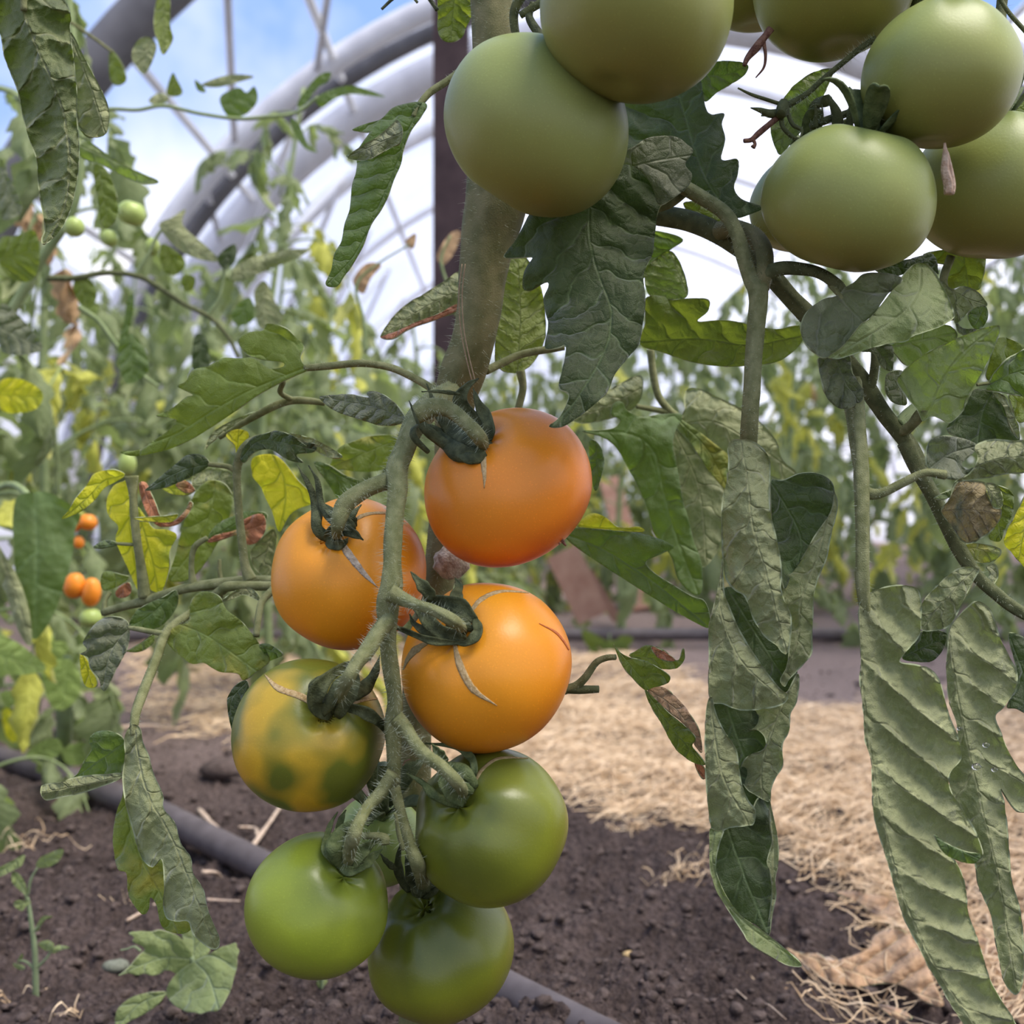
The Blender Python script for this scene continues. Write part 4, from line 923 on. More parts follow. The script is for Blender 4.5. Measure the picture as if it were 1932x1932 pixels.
# flower stub with hooked sepals, upper right
fs = stalk(12, [(1080, 220), (1000, 270), (900, 350), (780, 450), (680, 540), (580, 600), (540, 615)], [.430, .432, .434, .436, .438, .44, .44], [34, 34, 32, 32, 34, 40, 40], 'stem_dark', vine, 'flower_stalk', 420, .0038, 12, label='bare hairy flower stalk with hooked sepals')
for pts, w in (([(560, 610), (450, 575), (360, 545), (282, 508)], [22, 22, 18, 10]), ([(550, 640), (470, 655), (410, 635), (355, 622)], [40, 50, 30, 6]), ([(530, 660), (540, 730), (600, 790), (640, 800)], [30, 26, 24, 10]), ([(570, 660), (600, 720), (650, 750), (640, 800)], [26, 24, 20, 8]), ([(545, 600), (540, 630), (530, 660)], [70, 84, 60])):
    stalk(12, pts, [.440, .438, .436], w, 'stem_dark', fs, 'sepal', 20, .002, 8)
stalk(12, [(520, 670), (460, 720), (400, 770), (360, 805), (318, 812)], [.44, .438, .436], [36, 34, 34, 26, 24], 'dry_flower', fs, 'withered_flower', 0)
stalk(12, [(365, 800), (380, 830), (368, 850)], [.437, .437], [22, 18, 28], 'dry_flower', fs, 'withered_flower', 0)
ht = stalk(12, [(1300, -80), (1180, 300), (1060, 560), (940, 640), (800, 690), (700, 730)], [.47, .455, .446, .444, .442, .442], [50, 50, 44, 40, 44, 40], 'stem_dark', vine, 'truss_stalk', 200, .003)
for pts, w in (([(730, 735), (735, 660), (725, 590)], [34, 24, 10]), ([(860, 740), (850, 650), (800, 545)], [70, 60, 14]), ([(925, 740), (930, 650), (960, 570), (1010, 512)], [46, 34, 30, 16]), ([(1020, 760), (1030, 700), (1050, 650)], [80, 70, 60]), ([(760, 720), (770, 660), (765, 600)], [24, 14, 6]), ([(1310, 70), (1330, 20), (1330, -60)], [80, 90, 60]), ([(1370, 60), (1350, 0), (1360, -60)], [30, 30, 30]), ([(1600, 45), (1640, 10), (1660, -50)], [36, 30, 26]), ([(1790, -10), (1850, 80), (1930, 170), (1980, 230)], [24, 26, 26, 26])):
    stalk(12, pts, [.440, .438, .436], w, 'stem_dark', ht, 'sepal', 20, .002, 8)
# stalk on the far upper left of stem, thin shoots by the top
leaf(1, [(1655, -40), (1700, -60), (1770, -40), (1785, 40), (1760, 100), (1740, 145), (1690, 160), (1655, 130), (1652, 60)], [(1720, -40), (1700, 150)], .515, 'leaf_bright', LE, cup=.2)
sh = stalk(2, [(330, -40), (290, 40), (300, 140)], [.46, .465, .468], [34, 30, 24], 'stem_dark', vine, 'side_shoot', 80)
stalk(2, [(390, 0), (310, 50)], [.46, .464], [26, 22], 'stem_dark', sh, 'shoot_tip', 40)
stalk(2, [(385, 130), (340, 60), (350, 10)], [.462, .463, .464], [30, 26, 20], 'sepal', sh, 'shoot_tip', 0)
stalk(1, [(1545, -30), (1575, 10)], [.5, .5], [14, 10], 'stem_dark', sh, 'shoot_tip'); stalk(1, [(1440, 35), (1490, -10), (1540, -30)], [.5, .5], [10, 16], 'sepal', sh, 'shoot_tip'); stalk(1, [(1650, 38), (1610, -20)], [.5, .5], [16, 16], 'sepal', sh, 'shoot_tip')

# leaf left of the stem, half rolled
LF = stalk(1, [(1765, 240), (1735, 268), (1680, 310), (1620, 350), (1580, 400), (1560, 440)], [.50, .497, .494, .491, .488, .487], [26, 26, 26, 26, 24, 18], 'stem', vine, 'leaf', 120, .002)
leaf(1, [(1582, 385), (1612, 398), (1590, 440), (1548, 500), (1522, 570), (1513, 620), (1490, 670), (1465, 740), (1440, 790), (1400, 850), (1370, 930), (1330, 1000), (1300, 1042), (1270, 1082), (1228, 1073), (1250, 1020), (1262, 960), (1290, 910), (1300, 850), (1320, 790), (1330, 700), (1345, 650), (1345, 600), (1306, 592), (1345, 570), (1375, 530), (1400, 495), (1385, 500), (1330, 490), (1390, 465), (1440, 450), (1480, 410), (1530, 393)],
     [(1590, 395), (1528, 520), (1490, 640), (1420, 800), (1340, 960), (1240, 1070)], [.487, .486, .484, .482], 'leaf', LF, cup=.5, rel=.6, sp=38, wave=.6)
leaf(1, [(1500, 455), (1470, 480), (1420, 520), (1370, 550), (1310, 592), (1345, 605), (1400, 600), (1470, 560), (1510, 540), (1520, 490)], [(1515, 500), (1310, 592)], [.478, .480], 'leaf_gray', LF, under=True, rel=.6, sp=30)
leaf(1, [(1435, 1272), (1480, 1200), (1540, 1145), (1600, 1110), (1680, 1060), (1740, 1030), (1745, 1160), (1650, 1200), (1545, 1230), (1480, 1268)], [(1745, 1090), (1600, 1160), (1435, 1272)], [.54, .535, .53], 'leaf_pale', LF, under=True, roll=.7, rel=1.2, sp=22)
leaf(1, [(1435, 1272), (1500, 1250), (1560, 1220), (1650, 1185), (1740, 1140), (1740, 1165), (1650, 1205), (1550, 1240), (1480, 1280)], [(1740, 1155), (1435, 1275)], [.528, .525], 'leaf_brown', LF, rel=.4)

# bright leaves behind the stem, right
LG = stalk(2, [(200, 1195), (250, 1170), (320, 1140), (450, 1118)], [.505, .51, .515, .52], [26, 26, 26, 22], 'stem', vine, 'leaf', 60, .002)
leaf(2, [(265, 800), (330, 830), (380, 935), (392, 1060), (385, 1105), (350, 1170), (290, 1202), (230, 1165), (240, 1000), (252, 900)], [(300, 1200), (310, 1000), (300, 810)], [.53, .535, .54], 'leaf_bright', LG, under=True)
stalk(2, [(310, 1195), (318, 1250), (302, 1320)], [.53, .53, .53], [30, 24, 24], 'stem', LG, 'petiolule')
leaf(2, [(695, 1108), (712, 1040), (714, 960), (770, 955), (790, 966), (860, 960), (916, 966), (914, 1002), (880, 1035), (960, 1030), (1032, 1040), (1130, 1060), (1212, 1048), (1218, 1100), (1150, 1160), (1060, 1176), (960, 1180), (860, 1165), (760, 1132)], [(1218, 1080), (1050, 1110), (880, 1090), (700, 1100)], [.51, .515, .52, .52], 'leaf_bright', LG, under=False, cup=-.2, sp=55)
leaf(2, [(712, 870), (740, 840), (792, 808), (830, 860), (850, 950), (800, 965), (740, 960), (715, 930)], [(850, 955), (790, 810)], [.53, .535], 'leaf', LG, under=True)
leaf(2, [(640, 745), (760, 745), (835, 770), (800, 800), (740, 850), (700, 900), (700, 800)], [(840, 770), (700, 860)], [.54, .54], 'leaf', LG)
leaf(2, [(835, 655), (880, 650), (940, 680), (960, 720), (900, 720), (860, 690)], [(835, 660), (950, 715)], [.50, .50], 'leaf_bright', LG)

# leaf group left of the truss
LH = stalk(3, [(2000, 360), (1960, 318), (1880, 270), (1780, 225), (1650, 205), (1500, 218), (1385, 228)], [.498, .50, .502, .504, .506, .508, .508], [40, 36, 34, 34, 34, 34, 30], 'stem', vine, 'leaf', 120, .0018, label='broad leaf lit from behind, pointing down left')
leaf(3, [(1392, 222), (1400, 240), (1350, 262), (1290, 290), (1180, 350), (1080, 420), (960, 500), (860, 560), (760, 600), (620, 630), (548, 610), (640, 600), (700, 560), (770, 510), (806, 466), (770, 455), (712, 447), (760, 425), (800, 400), (850, 360), (882, 350), (808, 312), (850, 288), (880, 238), (950, 220), (1020, 184), (1100, 186), (1150, 181), (1200, 214), (1240, 233), (1292, 222), (1290, 203), (1240, 196), (1190, 190), (1130, 170), (1095, 130), (1088, 95), (1130, 68), (1200, 56), (1215, 27), (1262, 31), (1310, 50), (1350, 90), (1386, 130), (1370, 172), (1375, 200)],
     [(1395, 226), (1260, 280), (1120, 340), (960, 430), (800, 530), (560, 615)], [.508, .51, .515, .52], 'leaf_bright', LH, cup=.15, fold=(0, .1), sp=70, rel=.5, label='bright green leaflet glowing in the light')
stalk(3, [(1480, 388), (1420, 378), (1350, 374), (1290, 385), (1220, 415), (1120, 470), (1000, 545)], [.53, .53, .53, .53, .53, .535, .54], [24, 30, 34, 36, 34, 28, 20], 'stem', LH, 'petiolule', 40, .0015)
stalk(3, [(1290, 290), (1278, 340), (1330, 372)], [.51, .52, .53], [24, 24, 26], 'stem', LH, 'petiolule')
leaf(3, [(1150, 430), (1090, 455), (1000, 500), (950, 550), (935, 600), (960, 570), (1030, 520), (1120, 470), (1200, 430)], [(1190, 430), (1050, 490), (940, 590)], .545, 'leaf_pale', LH, under=True)
leaf(3, [(1458, 358), (1540, 350), (1600, 348), (1682, 364), (1672, 344), (1690, 333), (1725, 340), (1762, 357), (1810, 398), (1840, 440), (1852, 466), (1810, 487), (1740, 490), (1680, 475), (1600, 450), (1530, 425), (1482, 392)], [(1852, 462), (1720, 410), (1600, 385), (1460, 360)], [.47, .475, .482, .488], 'leaf_gray', vine, 'leaf', sp=26, rel=1.2, label='small grey-green leaf spreading from the truss joint')

LI = stalk(3, [(1140, 1195), (1115, 1120), (1100, 1000), (1088, 880), (1080, 760), (1080, 680), (1100, 620), (1150, 570), (1230, 545), (1320, 560)], [.53, .53, .53, .53, .53, .53, .528, .526, .525, .525], [60, 40, 38, 36, 36, 40, 46, 50, 36, 20], 'stem', vine, 'leaf', 120, .0016, label='upright petiole with curled grey and yellow leaflets')
leaf(3, [(1095, 640), (1110, 590), (1150, 545), (1200, 528), (1262, 514), (1320, 530), (1380, 560), (1440, 575), (1430, 612), (1350, 622), (1382, 658), (1330, 652), (1280, 625), (1230, 598), (1160, 612), (1115, 660)], [(1100, 640), (1180, 560), (1300, 570), (1435, 600)], [.52, .515, .51, .51], 'leaf_deep', LI, rel=1, sp=30)
leaf(3, [(1320, 525), (1390, 540), (1450, 560), (1562, 630), (1500, 636), (1430, 600), (1380, 570)], [(1320, 530), (1562, 632)], [.508, .51], 'leaf_pale', LI, under=True, sp=20)
leaf(3, [(1030, 540), (1062, 510), (1110, 510), (1136, 532), (1110, 590), (1080, 630), (1068, 580)], [(1080, 630), (1090, 510)], .535, 'leaf_yellow', LI)
leaf(3, [(1150, 640), (1230, 620), (1290, 650), (1360, 740), (1420, 800), (1430, 840), (1360, 870), (1320, 900), (1272, 975), (1240, 880), (1210, 820), (1190, 770), (1150, 720)], [(1240, 625), (1290, 720), (1300, 830), (1275, 970)], .55, 'leaf_yellow', LI, sp=60, rel=.6, label='yellow leaflet with green veins')
stalk(3, [(1078, 695), (1030, 676), (950, 666)], [.53, .53, .53], [28, 24, 20], 'stem', LI, 'petiolule')
leaf(3, [(955, 665), (935, 632), (895, 620), (850, 628), (810, 660), (760, 700), (700, 752), (664, 787), (740, 776), (800, 755), (860, 728), (930, 690)], [(955, 665), (820, 700), (664, 787)], [.53, .53, .535], 'leaf_deep', LI, cup=.2, sp=30, rel=1)

# main side vine going left with the yellowing leaves
sv = stalk(3, [(1380, 1215), (1240, 1203), (1100, 1200), (980, 1213), (860, 1230), (760, 1255), (680, 1285), (580, 1310), (470, 1342)], [.53, .535, .54, .54, .545, .55, .555, .56, .565], [60, 56, 50, 48, 44, 44, 50, 40, 36], 'stem', vine, 'side_branch', 120, .0016)
stalk(3, [(1250, 1222), (1050, 1222), (1010, 1240), (970, 1262)], [.525, .525, .528, .53], [40, 44, 44, 30], 'stem', sv, 'side_shoot')
stalk(3, [(880, 1215), (872, 1150), (876, 1080), (895, 1035), (945, 1002)], [.545, .545, .545, .545, .545], [40, 26, 26, 28, 22], 'stem', sv, 'side_shoot')
LJ = stalk(3, [(660, 1270), (645, 1150), (625, 1020), (612, 900), (605, 800), (598, 720)], [.555, .553, .55, .55, .55, .55], [60, 42, 38, 38, 38, 60], 'stem', vine, 'leaf', 60, .0015, label='yellowing leaf with brown scorched edges')
leaf(3, [(570, 712), (540, 695), (500, 690), (430, 710), (400, 755), (345, 820), (310, 880), (283, 916), (370, 882), (430, 832), (480, 772), (550, 735)], [(575, 715), (480, 740), (400, 820), (283, 916)], [.55, .545, .545], 'leaf_yellow', LJ, under=False, sp=36, rel=.6)
leaf(3, [(592, 748), (560, 745), (520, 765), (490, 820), (488, 880), (505, 915), (540, 950), (528, 1010), (560, 1090), (600, 1180), (625, 1235), (645, 1255), (640, 1100), (618, 900)], [(600, 755), (590, 900), (610, 1080), (640, 1250)], .56, 'leaf_yellow', LJ, sp=46, rel=.6)
leaf(3, [(625, 860), (660, 900), (700, 958), (760, 965), (806, 990), (775, 1060), (772, 1140), (742, 1240), (700, 1245), (675, 1210), (650, 1080), (630, 960)], [(630, 880), (670, 1020), (700, 1130), (720, 1240)], .558, 'leaf_yellow', LJ, sp=50, rel=.6, seed=3)
leaf(3, [(635, 755), (665, 750), (690, 800), (712, 850), (730, 900), (760, 930), (810, 915), (850, 870), (862, 835), (880, 850), (850, 905), (800, 945), (720, 948), (668, 890), (645, 820)], [(650, 760), (700, 880), (770, 940), (870, 845)], .55, 'leaf_brown', LJ, sp=30)
leaf(3, [(610, 912), (680, 905), (760, 900), (812, 893), (790, 925), (720, 930), (640, 925)], [(610, 915), (810, 900)], .545, 'leaf_yellow', LJ, sp=24)
leaf(3, [(740, 775), (790, 750), (838, 735), (870, 770), (888, 785), (860, 805), (820, 810), (770, 800)], [(740, 775), (880, 785)], .56, 'leaf_yellow', LJ, sp=24)
leaf(3, [(800, 760), (842, 740), (890, 782), (860, 800), (830, 790)], [(800, 765), (885, 785)], .557, 'leaf_brown', LJ, sp=24)
stalk(3, [(608, 1032), (570, 1030), (530, 1028)], [.55, .55, .55], [16, 16, 14], 'stem', LJ, 'petiolule')
leaf(3, [(540, 1030), (500, 1012), (460, 1020), (425, 1045), (440, 1050), (500, 1045)], [(540, 1030), (425, 1047)], .55, 'leaf_pale', LJ)
leaf(3, [(470, 1160), (500, 1155), (560, 1170), (590, 1180), (560, 1210), (510, 1235), (470, 1240), (458, 1200)], [(590, 1180), (460, 1215)], .57, 'leaf_mottled', LJ)
leaf(3, [(560, 1215), (590, 1205), (600, 1240), (580, 1270), (540, 1275), (525, 1250)], [(560, 1215), (560, 1270)], .575, 'leaf_brown', LJ)
stalk(3, [(475, 1340), (478, 1290), (500, 1250)], [.565, .567, .57], [26, 20, 20], 'stem', LJ, 'petiolule')
LK = stalk(3, [(1010, 1210), (1000, 1150), (1000, 1100)], [.57, .57, .57], [20, 18, 16], 'stem', vine, 'leaf')
leaf(3, [(870, 840), (900, 780), (960, 738), (1030, 760), (1062, 840), (1020, 960), (960, 1080), (880, 1180), (800, 1203), (768, 1180), (800, 1080), (830, 960)], [(980, 745), (960, 880), (880, 1050), (780, 1190)], .585, 'leaf_mottled', LK, sp=50, under=False)
leaf(3, [(950, 1000), (990, 940), (1060, 905), (1130, 880), (1215, 890), (1200, 930), (1120, 960), (1060, 990), (980, 1020)], [(950, 1010), (1090, 930), (1215, 890)], .575, 'leaf', LK, sp=30)
leaf(3, [(945, 1022), (980, 990), (1080, 965), (1110, 920), (1195, 892), (1212, 960), (1172, 1022), (1120, 1030), (1080, 990), (1000, 1015)], [(945, 1020), (1080, 980), (1210, 940)], .57, 'leaf_brown', LK, label='reddish brown withered leaflet')
leaf(3, [(1145, 1060), (1190, 1010), (1240, 960), (1260, 1000), (1245, 1100), (1240, 1200), (1180, 1160), (1150, 1120)], [(1240, 980), (1190, 1140)], .58, 'leaf_pale', LK, under=True)
leaf(3, [(880, 720), (930, 690), (1010, 690), (1060, 720), (1060, 790), (1000, 770), (940, 760), (880, 790)], [(880, 760), (1060, 730)], .59, 'leaf_pale', LK, under=True, sp=22)
leaf(3, [(1540, 600), (1600, 565), (1700, 535), (1810, 540), (1800, 620), (1740, 690), (1640, 700), (1560, 690), (1500, 690)], [(1800, 560), (1500, 680)], .57, 'leaf_mottled', LK, sp=40)
leaf(3, [(1430, 660), (1500, 670), (1580, 720), (1700, 760), (1720, 800), (1560, 830), (1500, 760)], [(1430, 665), (1700, 790)], .56, 'leaf', LK, sp=30)
leaf(4, [(1720, 440), (1760, 450), (1785, 520), (1775, 600), (1745, 670), (1725, 560)], [(1750, 445), (1760, 660)], .52, 'leaf', LK, sp=30)

# lower left leaf
LM = stalk(3, [(1010, 1255), (930, 1300), (860, 1350), (790, 1400), (748, 1450), (720, 1530), (690, 1610), (655, 1700), (622, 1790), (612, 1850), (608, 1900)], [.53, .528, .525, .52, .515, .508, .50, .49, .482, .478, .476], [36, 34, 40, 44, 44, 44, 44, 46, 44, 40, 26], 'stem', vine, 'leaf', 160, .0016, label='petiole bending down to a curled and twisted leaflet')
leaf(3, [(862, 1385), (868, 1300), (900, 1256), (950, 1247), (1002, 1270), (1032, 1330), (1090, 1372), (1150, 1440), (1192, 1500), (1232, 1560), (1170, 1612), (1110, 1652), (1082, 1620), (1000, 1612), (930, 1572), (880, 1577), (830, 1545), (780, 1500), (756, 1460), (780, 1420), (820, 1396)], [(822, 1396), (930, 1440), (1050, 1520), (1170, 1610)], [.515, .51, .505, .50], 'leaf_mottled', LM, sp=58, cup=.2, rel=.9, label='mottled green leaflet with yellow specks')
leaf(3, [(590, 1410), (565, 1370), (500, 1360), (440, 1390), (398, 1440), (378, 1482), (398, 1510), (366, 1532), (402, 1545), (412, 1592), (450, 1642), (462, 1690), (485, 1692), (530, 1600), (582, 1500)], [(590, 1412), (530, 1480), (490, 1570), (470, 1690)], [.525, .52, .52], 'leaf_gray', LM, sp=34, rel=1.2, cup=.25)
stalk(3, [(748, 1440), (680, 1428), (630, 1418), (588, 1412)], [.515, .518, .52, .523], [26, 24, 24, 20], 'stem', LM, 'petiolule')
leaf(3, [(590, 1405), (618, 1340), (680, 1298), (750, 1268), (802, 1238), (812, 1290), (782, 1352), (732, 1402), (670, 1422)], [(800, 1240), (700, 1340), (600, 1405)], [.545, .542, .54], 'leaf', LM, sp=40)
leaf(3, [(700, 1440), (650, 1475), (590, 1510), (575, 1520), (640, 1520), (700, 1480)], [(700, 1445), (580, 1518)], .54, 'leaf_bright', LM)
leaf(3, [(365, 1530), (400, 1560), (410, 1600), (440, 1640), (440, 1680), (395, 1680), (370, 1620)], [(380, 1540), (420, 1670)], .53, 'leaf_yellow', LM)
stalk(3, [(1245, 1235), (1195, 1290), (1178, 1360), (1168, 1450)], [.52, .515, .51, .505], [36, 34, 32, 30], 'stem', LM, 'petiolule')
leaf(3, [(1010, 1290), (1060, 1250), (1110, 1228), (1160, 1240), (1190, 1290), (1160, 1280), (1110, 1260), (1060, 1280)], [(1190, 1290), (1110, 1245), (1010, 1290)], .52, 'leaf_pale', LM, sp=20, under=True)
leaf(3, [(1180, 1490), (1230, 1488), (1290, 1530), (1260, 1550), (1220, 1560), (1195, 1520)], [(1180, 1490), (1280, 1535)], .5, 'leaf', LM)
leaf(8, [(1232, 225), (1190, 232), (1150, 275), (1131, 325), (1140, 400), (1150, 450), (1167, 475), (1200, 380), (1240, 300)], [(1232, 225), (1150, 330), (1165, 475)], .48, 'leaf_deep', LM, under=False)
leaf(8, [(665, 440), (700, 462), (712, 530), (742, 600), (770, 700), (812, 790), (815, 860), (872, 930), (900, 1030), (950, 1100), (962, 1180), (1012, 1260), (1032, 1350), (1062, 1430), (1092, 1500), (1088, 1550), (1050, 1556), (1000, 1520), (960, 1480), (940, 1420), (880, 1420), (830, 1402), (814, 1330), (820, 1250), (814, 1140), (800, 1110), (760, 1152), (710, 1110), (690, 1060), (668, 980), (645, 900), (624, 820), (612, 700), (624, 600), (620, 520), (635, 468)],
     [(668, 445), (690, 620), (740, 800), (850, 1000), (940, 1220), (1070, 1545)], [.476, .470, .464, .458, .45, .45], 'leaf_pale', LM, under=True, roll=.7, sp=60, rel=1.5, step=3.6, label='pale rolled underside hanging to a point')
leaf(8, [(622, 720), (610, 800), (590, 850), (570, 940), (565, 1040), (588, 1160), (630, 1182), (640, 1280), (670, 1340), (712, 1387), (742, 1360), (750, 1300), (780, 1340), (808, 1450), (900, 1482), (960, 1440), (900, 1300), (830, 1150), (740, 1040), (680, 900)], [(640, 740), (640, 900), (700, 1100), (790, 1270), (880, 1470)], [.485, .482, .478, .472], 'leaf_mottled', LM, sp=60, rel=.9)
leaf(8, [(618, 515), (560, 476), (500, 474), (455, 495), (444, 530), (458, 562), (420, 620), (390, 680), (358, 712), (430, 705), (520, 695), (600, 690), (622, 600)], [(618, 530), (520, 600), (370, 708)], [.482, .485, .49], 'leaf', LM, sp=45)
leaf(8, [(212, 745), (300, 728), (360, 708), (450, 694), (520, 690), (612, 684), (600, 712), (560, 728), (500, 750), (400, 782), (300, 802), (230, 816), (206, 790)], [(612, 695), (450, 735), (208, 780)], [.477, .475, .47], 'leaf_pale', LM, under=True, roll=.9, sp=30, rel=1.2)

# behind, right of the orange fruit: big soft leaves
LN = stalk(6, [(388, 20), (398, 110), (420, 210), (470, 275), (520, 310)], [.60, .60, .60, .60, .60], [32, 30, 30, 30, 24], 'stem', vine, 'leaf', 40, .0015)
stalk(6, [(330, 255), (400, 268), (470, 282)], [.6, .6, .6], [20, 24, 24], 'stem', LN, 'petiolule')
leaf(6, [(500, 350), (530, 270), (528, 215), (560, 178), (640, 205), (720, 245), (790, 280), (850, 330), (910, 400), (935, 480), (992, 530), (940, 560), (885, 545), (830, 520), (720, 490), (620, 440)], [(510, 330), (650, 320), (800, 400), (985, 530)], [.60, .59, .585, .58], 'leaf_pale', LN, sp=60, under=True, roll=.4, rel=1.3)
leaf(6, [(60, 290), (150, 238), (250, 170), (345, 128), (358, 180), (330, 252), (240, 300), (150, 322), (80, 322)], [(350, 180), (200, 260), (70, 305)], .60, 'leaf_pale', LN, under=True, roll=.7, sp=30, rel=1.3)
leaf(6, [(105, 358), (160, 355), (235, 345), (262, 310), (225, 290), (240, 240), (275, 240), (290, 270), (350, 300), (420, 290), (500, 285), (520, 300), (490, 360), (480, 420), (500, 520), (520, 640), (545, 720), (565, 810), (598, 900), (600, 1022), (558, 1030), (500, 965), (478, 885), (440, 830), (400, 770), (372, 665), (322, 560), (262, 450), (205, 390)], [(110, 360), (300, 370), (400, 440), (440, 600), (490, 780), (580, 1020)], [.56, .57, .575, .58, .58], 'leaf', LN, sp=80, rel=1.1, cup=.3, label='long green leaflet curving down behind the top tomato')
leaf(6, [(480, 350), (560, 420), (640, 520), (700, 600), (690, 740), (660, 860), (600, 920), (560, 800), (530, 680), (500, 520)], [(490, 360), (590, 600), (620, 900)], .60, 'leaf_pale', LN, under=True, sp=50, rel=1.2, roll=.3)
leaf(6, [(500, 310), (560, 340), (640, 400), (720, 470), (700, 520), (720, 620), (660, 560), (580, 450)], [(505, 315), (620, 430), (710, 600)], .59, 'leaf_mottled', LN, sp=40)
LO = stalk(6, [(-30, 770), (20, 775), (80, 770)], [.53, .53, .53], [26, 24, 20], 'stem', vine, 'leaf')
leaf(6, [(30, 778), (90, 757), (200, 765), (300, 775), (380, 790), (482, 832), (440, 862), (370, 898), (402, 942), (480, 992), (560, 1040), (612, 1060), (636, 1130), (630, 1172), (560, 1142), (440, 1072), (330, 1002), (220, 932), (130, 872), (50, 812)], [(35, 785), (200, 850), (400, 980), (630, 1165)], [.52, .515, .51, .505], 'leaf', LO, sp=70, cup=.1, rel=.8, label='folded green leaflet, its pale edge turned up')
leaf(6, [(85, 750), (140, 700), (200, 712), (258, 756), (340, 752), (360, 775), (250, 770), (150, 760)], [(90, 750), (350, 768)], .53, 'leaf_yellow', LO, sp=40)

# broken stub and scorched leaf beside the orange fruit
LP = stalk(7, [(30, 332), (80, 315), (120, 280), (165, 220), (205, 200), (245, 196)], [.47, .468, .466, .464, .462, .46], [40, 36, 32, 28, 26, 24], 'stem', vine, 'leaf', 60, .0016, label='short leaf with scorched brown edge, right of the orange fruit')
stalk(7, [(20, 328), (90, 330), (175, 328)], [.47, .468, .466], [34, 36, 30], 'stem_dark', LP, 'broken_stub', 30, .0015)
leaf(7, [(236, 142), (262, 175), (300, 197), (350, 208), (400, 228), (466, 272), (460, 302), (400, 322), (365, 332), (320, 290), (270, 230)], [(240, 150), (330, 260), (380, 325)], [.46, .455, .455], 'leaf_bright', LP, sp=36)
leaf(7, [(300, 192), (330, 170), (372, 148), (440, 165), (500, 212), (522, 158), (530, 200), (500, 240), (442, 246), (370, 222)], [(305, 192), (520, 215)], .47, 'leaf_mottled', LP, sp=30)
leaf(7, [(390, 155), (430, 165), (490, 205), (470, 215), (420, 200)], [(390, 160), (485, 210)], .465, 'leaf_brown', LP, sp=20)
leaf(7, [(378, 325), (440, 320), (500, 368), (550, 430), (590, 500), (602, 590), (570, 560), (530, 480), (460, 420), (400, 370)], [(380, 330), (500, 420), (598, 580)], [.46, .462, .465], 'leaf_dry', LP, sp=30)
leaf(7, [(365, 332), (400, 362), (470, 432), (530, 480), (576, 530), (560, 562), (590, 600), (616, 642), (560, 630), (490, 572), (440, 482), (390, 400)], [(368, 335), (470, 480), (610, 640)], [.455, .45, .448], 'leaf_bright', LP, sp=30)
leaf(7, [(570, 635), (610, 650), (615, 700), (595, 690)], [(575, 637), (612, 695)], .455, 'leaf_brown', LP)
# big rolled leaf at right, piece by piece from back to front ------------------
C = dict(under=True, step=4.2)
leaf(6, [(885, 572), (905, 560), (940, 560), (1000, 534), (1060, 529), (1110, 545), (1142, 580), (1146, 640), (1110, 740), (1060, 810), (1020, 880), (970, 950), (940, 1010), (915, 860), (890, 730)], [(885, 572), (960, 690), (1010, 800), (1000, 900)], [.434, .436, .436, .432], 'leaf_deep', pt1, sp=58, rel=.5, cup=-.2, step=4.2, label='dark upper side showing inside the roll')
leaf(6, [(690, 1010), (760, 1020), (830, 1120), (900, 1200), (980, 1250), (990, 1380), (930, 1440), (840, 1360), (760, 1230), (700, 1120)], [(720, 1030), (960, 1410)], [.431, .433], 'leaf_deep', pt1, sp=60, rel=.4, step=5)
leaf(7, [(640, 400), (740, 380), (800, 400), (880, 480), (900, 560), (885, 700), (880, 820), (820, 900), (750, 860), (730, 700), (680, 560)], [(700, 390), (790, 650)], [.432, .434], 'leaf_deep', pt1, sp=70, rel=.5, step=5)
leaf(7, [(1142 - 0, -510 + 0), (1162, -440), (1155, -390), (1130, -290), (1115, -210), (1080, -130), (1062, -50), (1060, 30), (1055, 110), (1054, 180), (1020, 225), (985, 262), (960, 290), (940, 320), (925, 290), (950, 240), (960, 180), (966, 120), (968, 60), (935, -50), (925, -110), (1000, -190), (1065, -300), (1132, -400), (1146, -470)], [(1150, -480), (1080, -220), (1010, -30), (1000, 110), (930, 310)], [.430, .427, .424, .424, .426], 'leaf_pale', pt1, sp=58, rel=1.4, fold=(.1, .5), **C)
leaf(7, [(940, 360), (1000, 262), (992, 380), (965, 430), (962, 500), (932, 560), (936, 640), (902, 700), (886, 745), (880, 795), (830, 770), (785, 740), (762, 690), (765, 640), (800, 600), (852, 580), (866, 540), (835, 500), (775, 492), (778, 430), (860, 400)], [(970, 320), (900, 480), (850, 640), (850, 780)], [.426, .425, .426, .428], 'leaf_pale', pt1, sp=50, rel=1.3, fold=(.0, .5), **C)
leaf(6, [(688, 880), (690, 1010), (712, 1080), (750, 1170), (790, 1240), (830, 1300), (872, 1360), (925, 1425), (955, 1445), (940, 1482), (860, 1505), (760, 1510), (690, 1485), (640, 1475), (628, 1400), (632, 1280), (628, 1170), (650, 1080), (672, 980)], [(690, 900), (680, 1100), (760, 1300), (900, 1440)], [.422, .419, .416, .415], 'leaf_pale', pt1, sp=52, rel=1.5, fold=(.5, .0), cup=.3, label='broad pale flap wrapping the lower half', **C)
